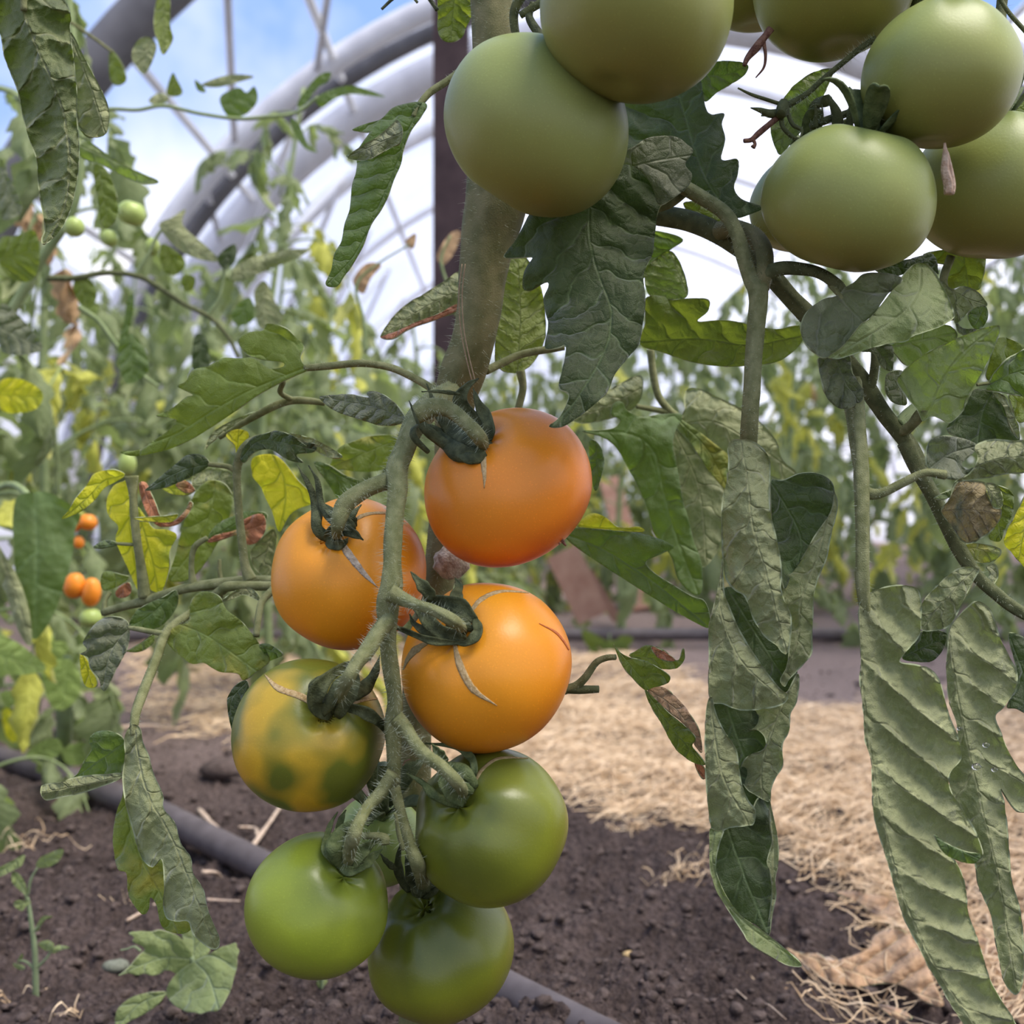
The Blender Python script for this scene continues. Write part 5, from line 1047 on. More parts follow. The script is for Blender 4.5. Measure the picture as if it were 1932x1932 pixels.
leaf(6, [(708, 425), (722, 400), (745, 393), (795, 395), (850, 428), (880, 480), (881, 560), (878, 640), (888, 720), (915, 830), (930, 940), (926, 1000), (942, 1060), (968, 1120), (966, 1200), (950, 1282), (905, 1240), (860, 1205), (815, 1135), (795, 1080), (775, 1035), (740, 1015), (700, 965), (688, 880), (684, 780), (682, 700), (690, 620), (706, 560), (712, 480)], [(760, 395), (790, 560), (810, 740), (870, 960), (950, 1275)], [.424, .418, .415, .413, .412], 'leaf_pale', pt1, sp=58, rel=1.6, roll=.75, label='ribbed pale roll at the top of the leaf', **C)
leaf(7, [(642, 360), (655, 420), (680, 480), (712, 530), (742, 580), (752, 640), (762, 710), (792, 790), (822, 830), (816, 882), (790, 893), (720, 900), (680, 917), (650, 925), (632, 860), (622, 760), (616, 660), (614, 560), (616, 450), (625, 380)], [(635, 370), (660, 560), (700, 720), (790, 880)], [.421, .418, .416, .415], 'leaf_pale', pt1, sp=54, rel=1.4, roll=.5, **C)
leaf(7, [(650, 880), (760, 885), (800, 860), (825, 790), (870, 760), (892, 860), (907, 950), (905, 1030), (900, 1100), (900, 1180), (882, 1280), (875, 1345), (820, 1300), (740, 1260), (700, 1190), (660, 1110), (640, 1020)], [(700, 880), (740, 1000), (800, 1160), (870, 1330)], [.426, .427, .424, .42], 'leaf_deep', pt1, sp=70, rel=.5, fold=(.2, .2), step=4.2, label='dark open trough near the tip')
leaf(7, [(634, 905), (660, 915), (690, 912), (672, 970), (660, 1030), (662, 1090), (700, 1180), (760, 1262), (815, 1302), (860, 1335), (920, 1382), (1014, 1466), (962, 1472), (880, 1432), (800, 1382), (770, 1332), (730, 1272), (690, 1212), (655, 1152), (634, 1062), (632, 970)], [(650, 920), (650, 1080), (740, 1260), (1010, 1466)], [.418, .416, .412, .41], 'leaf', pt1, sp=60, rel=.6, under=True, step=4.2)
leaf(7, [(880, 785), (895, 850), (914, 945), (917, 1050), (904, 1110), (907, 1180), (890, 1262), (880, 1342), (868, 1330), (884, 1240), (890, 1160), (880, 1080), (870, 1040), (890, 960), (880, 880)], [(885, 800), (898, 1040), (876, 1330)], [.424, .422, .42], 'leaf_pale', pt1, sp=60, rel=.6, under=True, step=4.2)

# second dangling petiole and its two long leaflets
pt2 = stalk(9, [(300, 640), (320, 760), (325, 880), (332, 1000), (337, 1130), (340, 1300), (341, 1480), (342, 1640), (352, 1760), (362, 1850), (372, 1940)], [.44, .432, .426, .422, .418, .414, .412, .41, .41, .412, .416], [70, 62, 66, 72, 78, 72, 70, 70, 60, 50, 40], 'stem', vine, 'leaf', 420, .0022, 16, .09, 'hanging leaf with two long pale ribbed leaflets')
stalk(9, [(270, 760), (285, 850), (300, 960), (318, 1080)], [.444, .436, .43, .424], [44, 44, 46, 44], 'stem', pt2, 'petiolule', 60)
stalk(9, [(350, 1200), (400, 1215), (460, 1200), (560, 1150), (660, 1105), (760, 1115)], [.418, .416, .414, .412, .41, .41], [60, 56, 44, 44, 40, 50], 'stem', pt2, 'petiolule', 80)
leaf(7, [(1440, 175), (1470, 130), (1508, 90), (1570, 85), (1605, 95), (1612, 110), (1600, 160), (1570, 200), (1530, 217), (1480, 215), (1430, 205)], [(1440, 190), (1600, 120)], .425, 'leaf_deep', pt2, rel=.4, label='dark upper side glimpsed between the two leaflets')
leaf(6, [(1735, 925), (1700, 918), (1645, 935), (1580, 990), (1520, 1055), (1504, 1100), (1506, 1175), (1560, 1182), (1610, 1170), (1640, 1140), (1680, 1060), (1720, 980), (1745, 935)], [(1735, 925), (1640, 1020), (1510, 1170)], [.414, .412, .416], 'leaf_pale', pt2, sp=34, rel=1.4, **C)
leaf(7, [(1622, 90), (1650, 40), (1700, -10), (1740, -35), (1790, 0), (1812, 50), (1830, 110), (1872, 200), (1902, 262), (1896, 330), (1850, 400), (1812, 440), (1832, 500), (1870, 590), (1915, 665), (1960, 720), (1960, 820), (1915, 838), (1880, 810), (1832, 738), (1850, 800), (1862, 900), (1870, 1010), (1880, 1120), (1912, 1230), (1926, 1330), (1930, 1480), (1920, 1560), (1895, 1590), (1850, 1540), (1830, 1450), (1812, 1360), (1800, 1280), (1770, 1200), (1742, 1140), (1730, 1050), (1700, 950), (1680, 830), (1632, 760), (1625, 680), (1655, 610), (1655, 480), (1622, 380), (1614, 300), (1610, 230), (1618, 160)],
     [(1625, 100), (1650, 300), (1700, 560), (1760, 820), (1830, 1120), (1900, 1560)], [.415, .418, .42, .42, .42, .42], 'leaf_pale', pt2, sp=74, vk=1.3, rel=1.6, fold=(.25, .1), label='right hand long leaflet with water drops on its underside', **C)
leaf(7, [(1253, -25), (1300, -72), (1370, -95), (1440, -100), (1490, -85), (1506, -35), (1506, 45), (1500, 105), (1452, 165), (1418, 215), (1480, 228), (1540, 245), (1580, 290), (1602, 360), (1622, 440), (1655, 520), (1672, 612), (1622, 682), (1630, 750), (1680, 830), (1722, 900), (1752, 970), (1762, 1020), (1735, 1046), (1690, 1045), (1640, 1028), (1595, 1000), (1562, 930), (1568, 1000), (1630, 1022), (1670, 1080), (1692, 1160), (1702, 1260), (1742, 1370), (1762, 1430), (1792, 1530), (1842, 1620), (1892, 1702), (1910, 1780), (1800, 1800), (1720, 1765), (1680, 1710), (1622, 1620), (1590, 1560), (1540, 1480), (1490, 1380), (1442, 1290), (1412, 1200), (1380, 1080), (1342, 960), (1310, 840), (1304, 700), (1300, 620), (1275, 540), (1268, 420), (1254, 300), (1258, 200), (1250, 60)],
     [(1253, -20), (1262, 250), (1285, 480), (1325, 740), (1375, 980), (1450, 1230), (1580, 1500), (1780, 1790)], [.408, .404, .402, .400, .398, .396, .394], 'leaf_pale', pt2, sp=100, vk=1.5, rel=1.9, cup=.12, fold=(.15, .1), label='longest pale leaflet, ribbed by slanting veins', **C)
leaf(7, [(1560, 930), (1600, 960), (1690, 1000), (1750, 1010), (1735, 1046), (1690, 1045), (1640, 1028), (1595, 1000)], [(1565, 940), (1745, 1030)], .393, 'leaf', pt2, sp=40, rel=.5)
# water drops
wd = bpy.data.materials.new('water'); wd.use_nodes = True; b_ = wd.node_tree.nodes['Principled BSDF']; b_.inputs['Roughness'].default_value = .03; b_.inputs['Transmission Weight'].default_value = 1; b_.inputs['IOR'].default_value = 1.33; M['water'] = wd
for x, y, r in ((1665, 492, 10), (1775, 560, 14), (1735, 650, 18), (1810, 662, 12), (1740, 640, 8)):
    (px, py), = Z(7, [(x, y)]); p = at(px, py, .4165); q = r / 2.19 * .42 / F
    tag(link('water_drop', mesh([p + Vector((v[0] * q * 1.1, v[1] * q * .6, v[2] * q * .8)) for v in ICO[0]], ICO[1]), M['water']), 'clear water drop clinging to the pale right hand leaflet', 'water drop', 'water drops on the hanging leaflet')

# leaves of the upper right
LQ = stalk(9, [(180, 150), (215, 190), (240, 230)], [.43, .426, .424], [34, 30, 22], 'stem', vine, 'leaf', label='curled leaf under the wide pale tomato')
leaf(9, [(210, 210), (140, 228), (60, 290), (28, 370), (44, 440), (90, 492), (150, 525), (230, 480), (290, 410), (340, 350), (400, 300), (470, 200), (545, 130), (500, 105), (430, 95), (350, 100), (300, 140), (250, 170)], [(220, 215), (290, 290), (345, 350)], [.424, .42, .418], 'leaf_gray', LQ, sp=70, rel=.7, cup=-.2, label='grey upper side of the curled leaf')
leaf(9, [(165, 522), (235, 470), (295, 400), (335, 350), (370, 330), (430, 262), (500, 170), (565, 85), (620, 44), (680, 60), (735, 140), (772, 210), (802, 290), (800, 322), (740, 362), (650, 395), (600, 410), (560, 440), (470, 452), (360, 482), (280, 510), (220, 527)], [(640, 60), (620, 200), (500, 330), (200, 515)], [.43, .412, .408, .412], 'leaf', LQ, sp=80, under=True, rel=.8, cup=.3, label='light green underside folded over')
leaf(9, [(120, 525), (180, 518), (272, 505), (290, 600), (342, 680), (337, 740), (282, 776), (220, 778), (160, 722), (136, 650), (120, 570)], [(200, 520), (250, 640), (320, 740)], [.43, .428, .43], 'leaf_gray', LQ, sp=34, rel=1.4)
leaf(9, [(600, 20), (700, 0), (726, 100), (700, 80), (620, 44), (560, 95), (480, 110), (400, 60)], [(480, 60), (720, 90)], .435, 'leaf_deep', LQ)
leaf(9, [(330, 490), (420, 460), (488, 460), (498, 560), (480, 592), (430, 560), (400, 500)], [(400, 465), (490, 585)], .445, 'leaf_gray', LQ, sp=26)
LR = stalk(9, [(545, 900), (590, 862), (640, 808), (655, 780)], [.446, .44, .434, .43], [40, 46, 46, 30], 'stem', vine, 'leaf', label='pointed leaf with clear veins, upper right')
leaf(9, [(645, 845), (620, 790), (565, 720), (518, 650), (525, 618), (580, 560), (680, 490), (770, 450), (880, 400), (1027, 360), (1016, 450), (962, 570), (932, 622), (862, 742), (850, 790), (785, 852), (740, 835), (700, 820), (672, 828)], [(650, 840), (700, 740), (770, 600), (870, 480), (1022, 365)], [.43, .424, .418, .414], 'leaf', LR, sp=72, under=True, cup=.25, rel=.9)
leaf(9, [(455, 650), (470, 600), (542, 588), (520, 650), (560, 720), (562, 762), (500, 752), (460, 702)], [(530, 600), (540, 755)], .45, 'leaf_gray', LR, sp=36)
leaf(9, [(488, 460), (620, 410), (760, 355), (820, 420), (700, 490), (600, 560), (560, 562), (520, 520)], [(490, 465), (800, 400)], .47, 'leaf', LR, sp=60, under=True)
LS = stalk(9, [(790, 330), (790, 250), (750, 140), (790, 10)], [.47, .47, .47, .47], [60, 50, 40, 40], 'stem', vine, 'leaf')
leaf(9, [(740, 140), (800, 180), (850, 163), (922, 190), (972, 250), (960, 262), (900, 270), (850, 320), (812, 350), (795, 270)], [(760, 160), (870, 220), (965, 255)], [.46, .455, .455], 'leaf_pale', LS, sp=34, under=True, rel=1.4)
leaf(9, [(875, 312), (900, 275), (962, 258), (976, 310), (962, 350), (932, 378), (898, 368)], [(960, 262), (905, 370)], .46, 'leaf', LS)
leaf(9, [(815, 335), (840, 370), (900, 378), (925, 372), (880, 412), (830, 395), (815, 360)], [(815, 350), (915, 378)], .462, 'leaf_gray', LS)
leaf(9, [(650, 0), (800, -30), (950, -30), (962, 60), (945, 140), (925, 182), (850, 160), (780, 180), (745, 140), (770, 60), (700, 40)], [(850, -30), (880, 170)], .49, 'leaf_bright', LS, sp=50)
LT = stalk(9, [(920, 660), (960, 655), (990, 650)], [.44, .44, .44], [16, 16, 14], 'stem', vine, 'leaf')
leaf(9, [(965, 612), (985, 540), (1015, 432), (1090, 428), (1180, 480), (1180, 500), (1090, 530), (1010, 590), (985, 640)], [(975, 640), (1180, 470)], .45, 'leaf_bright', LT, sp=50)
leaf(9, [(980, 650), (1010, 600), (1060, 540), (1110, 508), (1190, 488), (1190, 700), (1120, 712), (1060, 700), (1000, 690), (965, 686)], [(975, 665), (1080, 610), (1190, 580)], .44, 'leaf', LT, sp=44, cup=-.2)
leaf(9, [(1085, 705), (1180, 700), (1190, 820), (1130, 850), (1100, 780)], [(1090, 710), (1190, 800)], .47, 'leaf_mottled', LT)
leaf(9, [(775, 900), (780, 855), (860, 770), (900, 690), (960, 685), (1010, 700), (1060, 730), (1100, 800), (1132, 890), (1125, 955), (1000, 945), (920, 972), (850, 935)], [(1000, 700), (950, 800), (920, 960)], .445, 'leaf_deep', LT, sp=60, label='dark leaflet with fine veins at the right')
leaf(9, [(1000, 700), (1055, 712), (1095, 790), (1132, 870), (1128, 935), (1085, 870), (1060, 780), (1020, 730)], [(1005, 702), (1125, 920)], .435, 'leaf_pale', LT, under=True)
leaf(9, [(665, 1062), (665, 980), (700, 930), (770, 918), (860, 935), (922, 968), (890, 1015), (842, 1060), (870, 1090), (902, 1080), (860, 1122), (800, 1142), (740, 1122), (690, 1092)], [(680, 1085), (780, 1010), (920, 970)], [.412, .415, .42], 'leaf_gray', LT, sp=60, cup=-.35, rel=.8)
leaf(9, [(905, 985), (925, 960), (1000, 938), (1090, 944), (1190, 955), (1190, 1090), (1050, 1112), (960, 1132), (820, 1147), (880, 1112), (915, 1065), (925, 1020)], [(880, 1100), (1000, 1040), (1190, 1020)], [.41, .405, .405], 'leaf_pale', LT, under=True, roll=.8, sp=34, rel=1.5, label='pale leaflet rolled like a scroll at the right edge')
leaf(9, [(740, 1300), (780, 1240), (822, 1152), (900, 1148), (962, 1160), (970, 1212), (1002, 1272), (1042, 1290), (1036, 1342), (990, 1402), (930, 1442), (880, 1462), (838, 1442), (790, 1372)], [(745, 1300), (860, 1290), (1030, 1310)], [.435, .42, .42], 'leaf_tan', LT, under=True, roll=.7, sp=26, rel=1.2, label='leaflet curled into a brownish ball')
leaf(9, [(965, 1160), (1020, 1170), (1052, 1230), (1042, 1282), (1002, 1280), (985, 1230)], [(970, 1165), (1040, 1275)], .418, 'leaf_pale', LT, under=True, sp=16)
leaf(9, [(990, 1165), (1060, 1180), (1102, 1212), (1100, 1310), (1060, 1392), (1036, 1452), (980, 1432), (1030, 1340), (1050, 1240)], [(1000, 1170), (1040, 1440)], .44, 'leaf_bright', LT)
leaf(9, [(855, 1475), (922, 1463), (1034, 1490), (1030, 1532), (980, 1562), (910, 1550)], [(855, 1478), (1030, 1510)], .445, 'leaf_mottled', LT, under=True)
leaf(9, [(968, 1582), (1010, 1568), (1028, 1620), (1010, 1665), (985, 1682), (972, 1650), (990, 1615)], [(970, 1585), (985, 1680)], .445, 'leaf_pale', LT, under=True)
leaf(9, [(1060, 1440), (1130, 1290), (1190, 1200), (1190, 1580), (1140, 1560), (1090, 1500)], [(1190, 1220), (1130, 1550)], .46, 'leaf_yellow', LT)
leaf(7, [(1870, 95), (1990, 180), (1990, 430), (1900, 410), (1860, 400), (1900, 320), (1900, 240)], [(1870, 110), (1980, 400)], .45, 'leaf_deep', LT, sp=50)
leaf(9, [(700, 1235), (740, 1210), (790, 1190), (810, 1150), (830, 1150), (800, 1210), (760, 1240)], [(700, 1235), (820, 1155)], .44, 'leaf_pale', LT)
leaf(12, [(1800, 665), (1860, 600), (1960, 560), (1980, 640), (1880, 660)], [(1800, 665), (1980, 600)], .47, 'leaf_bright', LT)

# vine coming in at the upper left ------------------------------------------
lv = empty('tomato_plant', (at(-260, 1932, .62).x, .62, hgt(-.37, .62)), 'tomato vine outside the left edge whose big veined leaf hangs into the upper left corner', 'tomato plant')
tube('main_stem', [lv.location.copy(), at(-240, 1000, .6), at(-200, 300, .58), at(-120, -160, .56)], [.008, .008, .007, .006], M['stem'], lv, n=60)
LU = stalk(0, [(-190, 200), (-120, -120), (-30, -180), (30, -130), (42, -40), (45, 20)], [.57, .56, .53, .51, .5, .5], [18, 16, 14, 14, 14, 12], 'stem', lv, 'leaf', label='drooping leaf with strongly ribbed underside')
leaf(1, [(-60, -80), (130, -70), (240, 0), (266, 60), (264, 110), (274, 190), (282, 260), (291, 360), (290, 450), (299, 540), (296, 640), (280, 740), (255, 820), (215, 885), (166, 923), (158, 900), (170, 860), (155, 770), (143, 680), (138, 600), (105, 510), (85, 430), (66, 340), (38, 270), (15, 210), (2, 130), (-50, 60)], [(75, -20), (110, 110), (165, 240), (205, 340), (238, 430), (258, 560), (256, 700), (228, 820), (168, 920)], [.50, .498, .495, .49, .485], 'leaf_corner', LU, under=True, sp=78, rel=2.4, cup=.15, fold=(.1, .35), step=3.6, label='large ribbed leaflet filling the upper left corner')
leaf(1, [(262, 130), (312, 205), (357, 290), (397, 370), (413, 440), (398, 507), (350, 518), (315, 497), (288, 430)], [(265, 140), (340, 330), (395, 500)], [.52, .52, .52], 'leaf_pale', LU, under=True, sp=50, fold=(.0, .4))
leaf(10, [(545, 690), (640, 800), (700, 880), (750, 950), (690, 1000), (620, 990), (570, 900)], [(550, 700), (690, 990)], .53, 'leaf_bright', LU)
leaf(10, [(575, 1000), (650, 1030), (760, 1110), (900, 1200), (1050, 1270), (1160, 1325), (1060, 1345), (900, 1290), (760, 1210), (640, 1170), (580, 1130)], [(580, 1060), (800, 1160), (1155, 1325)], [.70, .70, .70], 'leaf', LU, under=True, sp=44, rel=1.4, cup=.4)
leaf(10, [(680, 1200), (770, 1230), (840, 1380), (860, 1560), (800, 1660), (740, 1640), (720, 1500)], [(720, 1210), (790, 1650)], .74, 'leaf_bright', LU)
leaf(10, [(1150, -20), (1235, -20), (1240, 180), (1260, 290), (1190, 400), (1150, 300), (1120, 180)], [(1190, -20), (1200, 390)], .80, 'leaf_bright', LU, under=True)
leaf(10, [(960, 400), (1000, 300), (1080, 270), (1140, 330), (1110, 450), (1050, 540), (990, 480)], [(1100, 290), (1030, 530)], .85, 'leaf_pale', LU, under=True)
leaf(10, [(800, 370), (850, 400), (905, 500), (920, 590), (850, 625), (800, 560)], [(810, 380), (860, 620)], .95, 'leaf_bright', LU)
stalk(10, [(500, 150), (600, 220), (700, 290), (820, 380)], [.9, .92, .94, .95], [24, 24, 20, 20], 'stem', LU, 'petiolule')
# trailing shoot across the upper left, with small leaves and fruits
sp_ = empty('tomato_plant', (at(-230, 1900, .98).x, 1.0, hgt(-.4, 1.0)), 'tall thin tomato vine with arching shoots before the greenhouse roof, upper left', 'tomato plant')
a0 = Vector((sp_.location.x, 1.0, sp_.location.z)); tube('main_stem', [a0, at(-130, 1200, 1.0), at(-60, 760, 1.0), at(60, 520, .99), at(150, 330, .98), at(120, -100, .98)], [.006, .0055, .005, .0045, .004, .0035], M['stem_far'], sp_, n=60)
k1 = stalk(1, [(330, 430), (420, 412), (520, 415), (620, 400), (760, 430), (900, 448), (1020, 440), (1120, 425), (1200, 365)], [1.0] * 9, [18, 16, 14, 14, 14, 14, 14, 12, 10], 'stem_far', sp_, 'side_branch')
k2 = stalk(1, [(180, 1050), (280, 1050), (400, 1030), (520, 1042), (600, 1085), (700, 1150), (790, 1195), (860, 1270), (900, 1350)], [.95] * 9, [24, 22, 20, 20, 20, 20, 18, 16, 14], 'stem_dark', sp_, 'side_branch')
k3 = stalk(1, [(300, 1160), (370, 1210), (430, 1290), (520, 1400), (600, 1460)], [.95] * 5, [22, 18, 18, 14, 12], 'stem_far', sp_, 'side_branch')
stalk(1, [(780, 1195), (830, 1120), (850, 1000), (870, 960)], [.95] * 4, [14, 12, 10, 10], 'stem_far', k2, 'side_shoot')
stalk(1, [(510, 1040), (560, 960), (600, 880), (640, 850)], [.95] * 4, [14, 14, 12, 10], 'stem_far', k2, 'side_shoot')
stalk(1, [(1720, 1190), (1690, 1080), (1665, 980), (1700, 890)], [1.1] * 4, [16, 12, 10, 8], 'stem_far', k2, 'side_shoot')
stalk(1, [(1380, 1330), (1370, 1200), (1345, 1080), (1420, 1000), (1550, 920)], [1.1] * 5, [16, 12, 12, 8, 6], 'stem_far', k2, 'side_shoot')
for pts, mid, Yq, mt, par in (
    ([(650, 275), (668, 300), (690, 350), (660, 365), (628, 350)], [(655, 280), (660, 360)], 1.0, 'leaf_bright', k1), ([(735, 300), (770, 330), (775, 350), (745, 340)], [(735, 300), (770, 345)], 1.0, 'leaf', k1),
    ([(835, 360), (900, 330), (930, 350), (960, 325), (972, 380), (930, 430), (870, 445), (835, 400)], [(840, 400), (965, 350)], 1.0, 'leaf', k1), ([(1120, 395), (1160, 330), (1210, 280), (1250, 275), (1235, 310), (1200, 330), (1150, 395)], [(1125, 395), (1245, 280)], 1.0, 'leaf', k1),
    ([(1190, 370), (1260, 335), (1340, 325), (1455, 365), (1400, 362), (1320, 355), (1260, 375), (1215, 405)], [(1200, 380), (1330, 340), (1455, 365)], 1.0, 'leaf', k1), ([(1095, 445), (1130, 470), (1160, 540), (1200, 575), (1150, 560), (1110, 500)], [(1100, 450), (1195, 573)], 1.0, 'leaf', k1),
    ([(760, 320), (830, 290), (900, 280), (960, 290), (900, 310), (820, 330)], [(765, 320), (955, 290)], 1.0, 'leaf_pale', k1), ([(640, 370), (600, 400), (560, 380), (600, 350)], [(640, 370), (565, 380)], 1.0, 'leaf_pale', k1),
    ([(868, 1042), (895, 1000), (960, 968), (1060, 945), (1166, 940), (1120, 975), (1020, 1015), (940, 1050), (885, 1065)], [(870, 1050), (1000, 985), (1166, 940)], .93, 'leaf_pale', k2), ([(600, 850), (650, 820), (700, 790), (690, 850), (780, 930), (825, 985), (740, 975), (660, 930)], [(605, 850), (820, 985)], .93, 'leaf_pale', k2),
    ([(610, 920), (680, 960), (700, 1000), (660, 1040), (610, 1010)], [(620, 930), (670, 1030)], .97, 'leaf_bright', k2), ([(820, 970), (885, 920), (890, 980), (850, 1020)], [(880, 925), (830, 1000)], .95, 'leaf_deep', k2), ([(690, 1040), (735, 1045), (730, 1090), (700, 1100), (685, 1070)], [(710, 1040), (710, 1095)], .95, 'leaf_bright', k2),
    ([(280, 1060), (340, 1055), (365, 1120), (330, 1165), (285, 1120)], [(300, 1060), (330, 1160)], .95, 'leaf_bright', k2), ([(875, 1180), (940, 1120), (960, 1200), (900, 1230)], [(940, 1130), (890, 1220)], .95, 'leaf', k2), ([(960, 1100), (1000, 1060), (1040, 1140), (1070, 1200), (1020, 1240), (975, 1230), (965, 1160)], [(1000, 1065), (990, 1230)], .95, 'leaf_pale', k2),
    ([(740, 1260), (780, 1280), (790, 1400), (730, 1400), (725, 1320)], [(760, 1260), (755, 1400)], .9, 'leaf_deep', k2), ([(480, 1130), (505, 1110), (500, 1200), (470, 1290), (450, 1290), (470, 1200)], [(490, 1120), (465, 1285)], .95, 'leaf', k3), ([(450, 1290), (500, 1260), (540, 1310), (560, 1400), (480, 1450), (450, 1370)], [(490, 1270), (500, 1440)], .9, 'leaf', k3),
    ([(1330, 1060), (1380, 995), (1440, 1000), (1400, 1050), (1370, 1110)], [(1335, 1065), (1430, 1000)], 1.1, 'leaf_far_brown', k2), ([(1650, 960), (1700, 880), (1740, 880), (1710, 960), (1670, 1000)], [(1660, 980), (1730, 890)], 1.1, 'leaf_far_brown', k2), ([(1530, 910), (1570, 880), (1560, 940)], [(1535, 920), (1565, 890)], 1.1, 'leaf_far_brown', k2),
    ([(0, 900), (60, 890), (130, 870), (150, 960), (130, 1050), (60, 1060), (0, 1000)], [(10, 980), (140, 940)], .85, 'leaf_bright', k3), ([(0, 1150), (60, 1180), (130, 1260), (160, 1320), (60, 1340), (0, 1310)], [(0, 1240), (150, 1310)], .8, 'leaf_gray', k3),
    ([(0, 600), (40, 680), (85, 790), (30, 830), (0, 800)], [(0, 640), (70, 800)], .85, 'leaf_gray', k3), ([(0, 1440), (80, 1430), (160, 1480), (140, 1540), (60, 1560), (0, 1540)], [(0, 1490), (150, 1500)], .85, 'leaf_yellow', k3)):
    leaf(1, pts, mid, Yq, mt, par, under=mt in ('leaf_pale',), rel=1.0, sp=24, rim=False)
for px, py, rx, fl, lab in ((248, 402, 27, .85, 'largest small unripe green tomato hanging at the upper left'), (207, 449, 16, 1, 'small round green tomato below the hanging leaf row, upper left'), (140, 428, 19, 1, 'green tomato half behind the tip of the corner leaf'), (287, 465, 14, 1.2, 'tiny pale green fruitlet on the upper left shoot')):
    tomato(px, py, rx, .96, (.3, .9, .1), 'tomato_far_green', lab, fl, 4, .01, .1, px * .1)
FO = 'tomato_far_orange'
for px, py, rx, fl, mt, lab in ((141, 1105, 20, 1.25, FO, 'blurred orange plum tomato, left of a close pair by the dark leaf'), (172, 1117, 18, 1.55, FO, 'blurred orange plum tomato, right of a close pair by the dark leaf'), (171, 1165, 21, .85, 'tomato_far_green', 'small pale green tomato under the far orange pair'),
                            (166, 985, 17, .9, FO, 'small blurred orange tomato upper right of three, behind the yellow leaf'), (139, 991, 14, .9, FO, 'small blurred orange tomato left of three, behind the yellow leaf'), (149, 1023, 10, 1.2, FO, 'tiny orange tomato lowest of three behind the yellow leaf'), (240, 875, 17, 1.3, 'tomato_far_green', 'pale oval green tomato above the yellow leaf')):
    tomato(px, py, rx, .98, (.1, .95, .1), mt, lab, fl, 4, .005, .06, px * .13)
# dark leaf and broad weed leaves at the left edge
dl = empty('tomato_plant', (at(-220, 1500, .98).x, .98, hgt(-.55, .98)), 'tomato plant at the left edge with a broad dark leaf before small orange fruits', 'tomato plant')
tube('main_stem', [dl.location.copy(), at(-170, 1200, 1.0), at(-70, 950, 1.0), at(-30, 700, 1.02)], [.0055, .005, .0045, .004], M['stem_far'], dl, n=30)
d1 = stalk(11, [(-20, 190), (110, 160), (220, 230), (290, 330), (300, 450)], [.95, .93, .9, .88, .87], [50, 60, 60, 50, 40], 'stem_far', dl, 'leaf')
leaf(11, [(150, 262), (300, 222), (420, 228), (560, 300), (700, 420), (650, 560), (630, 760), (570, 980), (500, 1200), (400, 1400), (300, 1502), (240, 1400), (160, 1150), (130, 900), (120, 700), (110, 450)], [(300, 330), (320, 700), (310, 1100), (300, 1490)], [.87, .86, .86], 'leaf', d1, sp=150, rel=1.0, cup=.3, rim=False)
leaf(11, [(-20, 690), (60, 800), (150, 950), (220, 1130), (262, 1300), (277, 1500), (250, 1562), (170, 1450), (110, 1300), (50, 1100), (-20, 950)], [(-10, 750), (130, 1100), (260, 1550)], .85, 'leaf_pale', d1, under=True, sp=70, rel=1.3, roll=.5, rim=False)
wb = empty('broadleaf_weed', (at(120, 1440, 1.36).x, 1.36, hgt(-.55, 1.36)), 'light green broad-leaved weed at the left edge beyond the pipe', 'weed')
tube('stem', [wb.location.copy(), at(122, 1340, 1.3), at(128, 1240, 1.28)], [.010, .009, .006], M['weed'], wb)
for pts, mid, Yq in (([(-30, 0), (60, 18), (150, 78), (232, 160), (150, 190), (50, 192), (-30, 190)], [(-30, 90), (100, 130), (232, 160)], 1.05), ([(208, 150), (260, 118), (350, 118), (402, 200), (392, 300), (312, 370), (250, 340), (218, 250)], [(330, 120), (310, 365)], 1.25),
                     ([(128, 590), (200, 530), (282, 508), (316, 560), (282, 600), (200, 637)], [(128, 595), (315, 550)], 1.3), ([(312, 570), (380, 530), (450, 540), (450, 600), (400, 645), (330, 632)], [(315, 580), (440, 600)], 1.3), ([(380, 430), (480, 390), (585, 422), (562, 480), (480, 512), (400, 500)], [(380, 450), (580, 440)], 1.33),
                     ([(190, 20), (300, 0), (370, 40), (340, 110), (240, 110)], [(190, 60), (360, 60)], 1.35), ([(-30, 300), (60, 270), (100, 320), (40, 360), (-30, 380)], [(-30, 330), (95, 315)], 1.3)):
    leaf(8, pts, mid, Yq, 'weed_far', wb, 'leaf', sp=30, rel=.5, rim=False)
leaf(8, [(10, 380), (50, 365), (100, 480), (80, 530), (30, 500)], [(20, 375), (80, 525)], 1.25, 'leaf_yellow', wb, 'leaf', rim=False)

# near weed, seedling, sprouts ------------------------------------------------
wp = gpos(368, 1925); we = empty('weed_sprout', wp, 'young weed with three toothed pale leaves in front of the pipe', 'weed')
tube('stem', [wp - Vector((0, 0, .01)), at(376, 1905, wp.y), at(372, 1850, wp.y), at(362, 1805, wp.y)], [.0022, .002, .0018, .0015], M['weed'], we)
YW = wp.y
leaf(8, [(588, 1692), (622, 1668), (645, 1645), (665, 1622), (692, 1590), (722, 1560), (700, 1540), (660, 1525), (668, 1500), (640, 1480), (700, 1470), (760, 1472), (800, 1464), (880, 1490), (932, 1540), (962, 1600), (942, 1640), (905, 1665), (880, 1682), (850, 1668), (820, 1665), (800, 1680), (760, 1692), (720, 1682), (680, 1690), (640, 1680)], [(955, 1610), (830, 1600), (700, 1640), (590, 1690)], [YW, YW - .01, YW - .03], 'weed', we, 'leaf', sp=42, rel=.8, step=3)
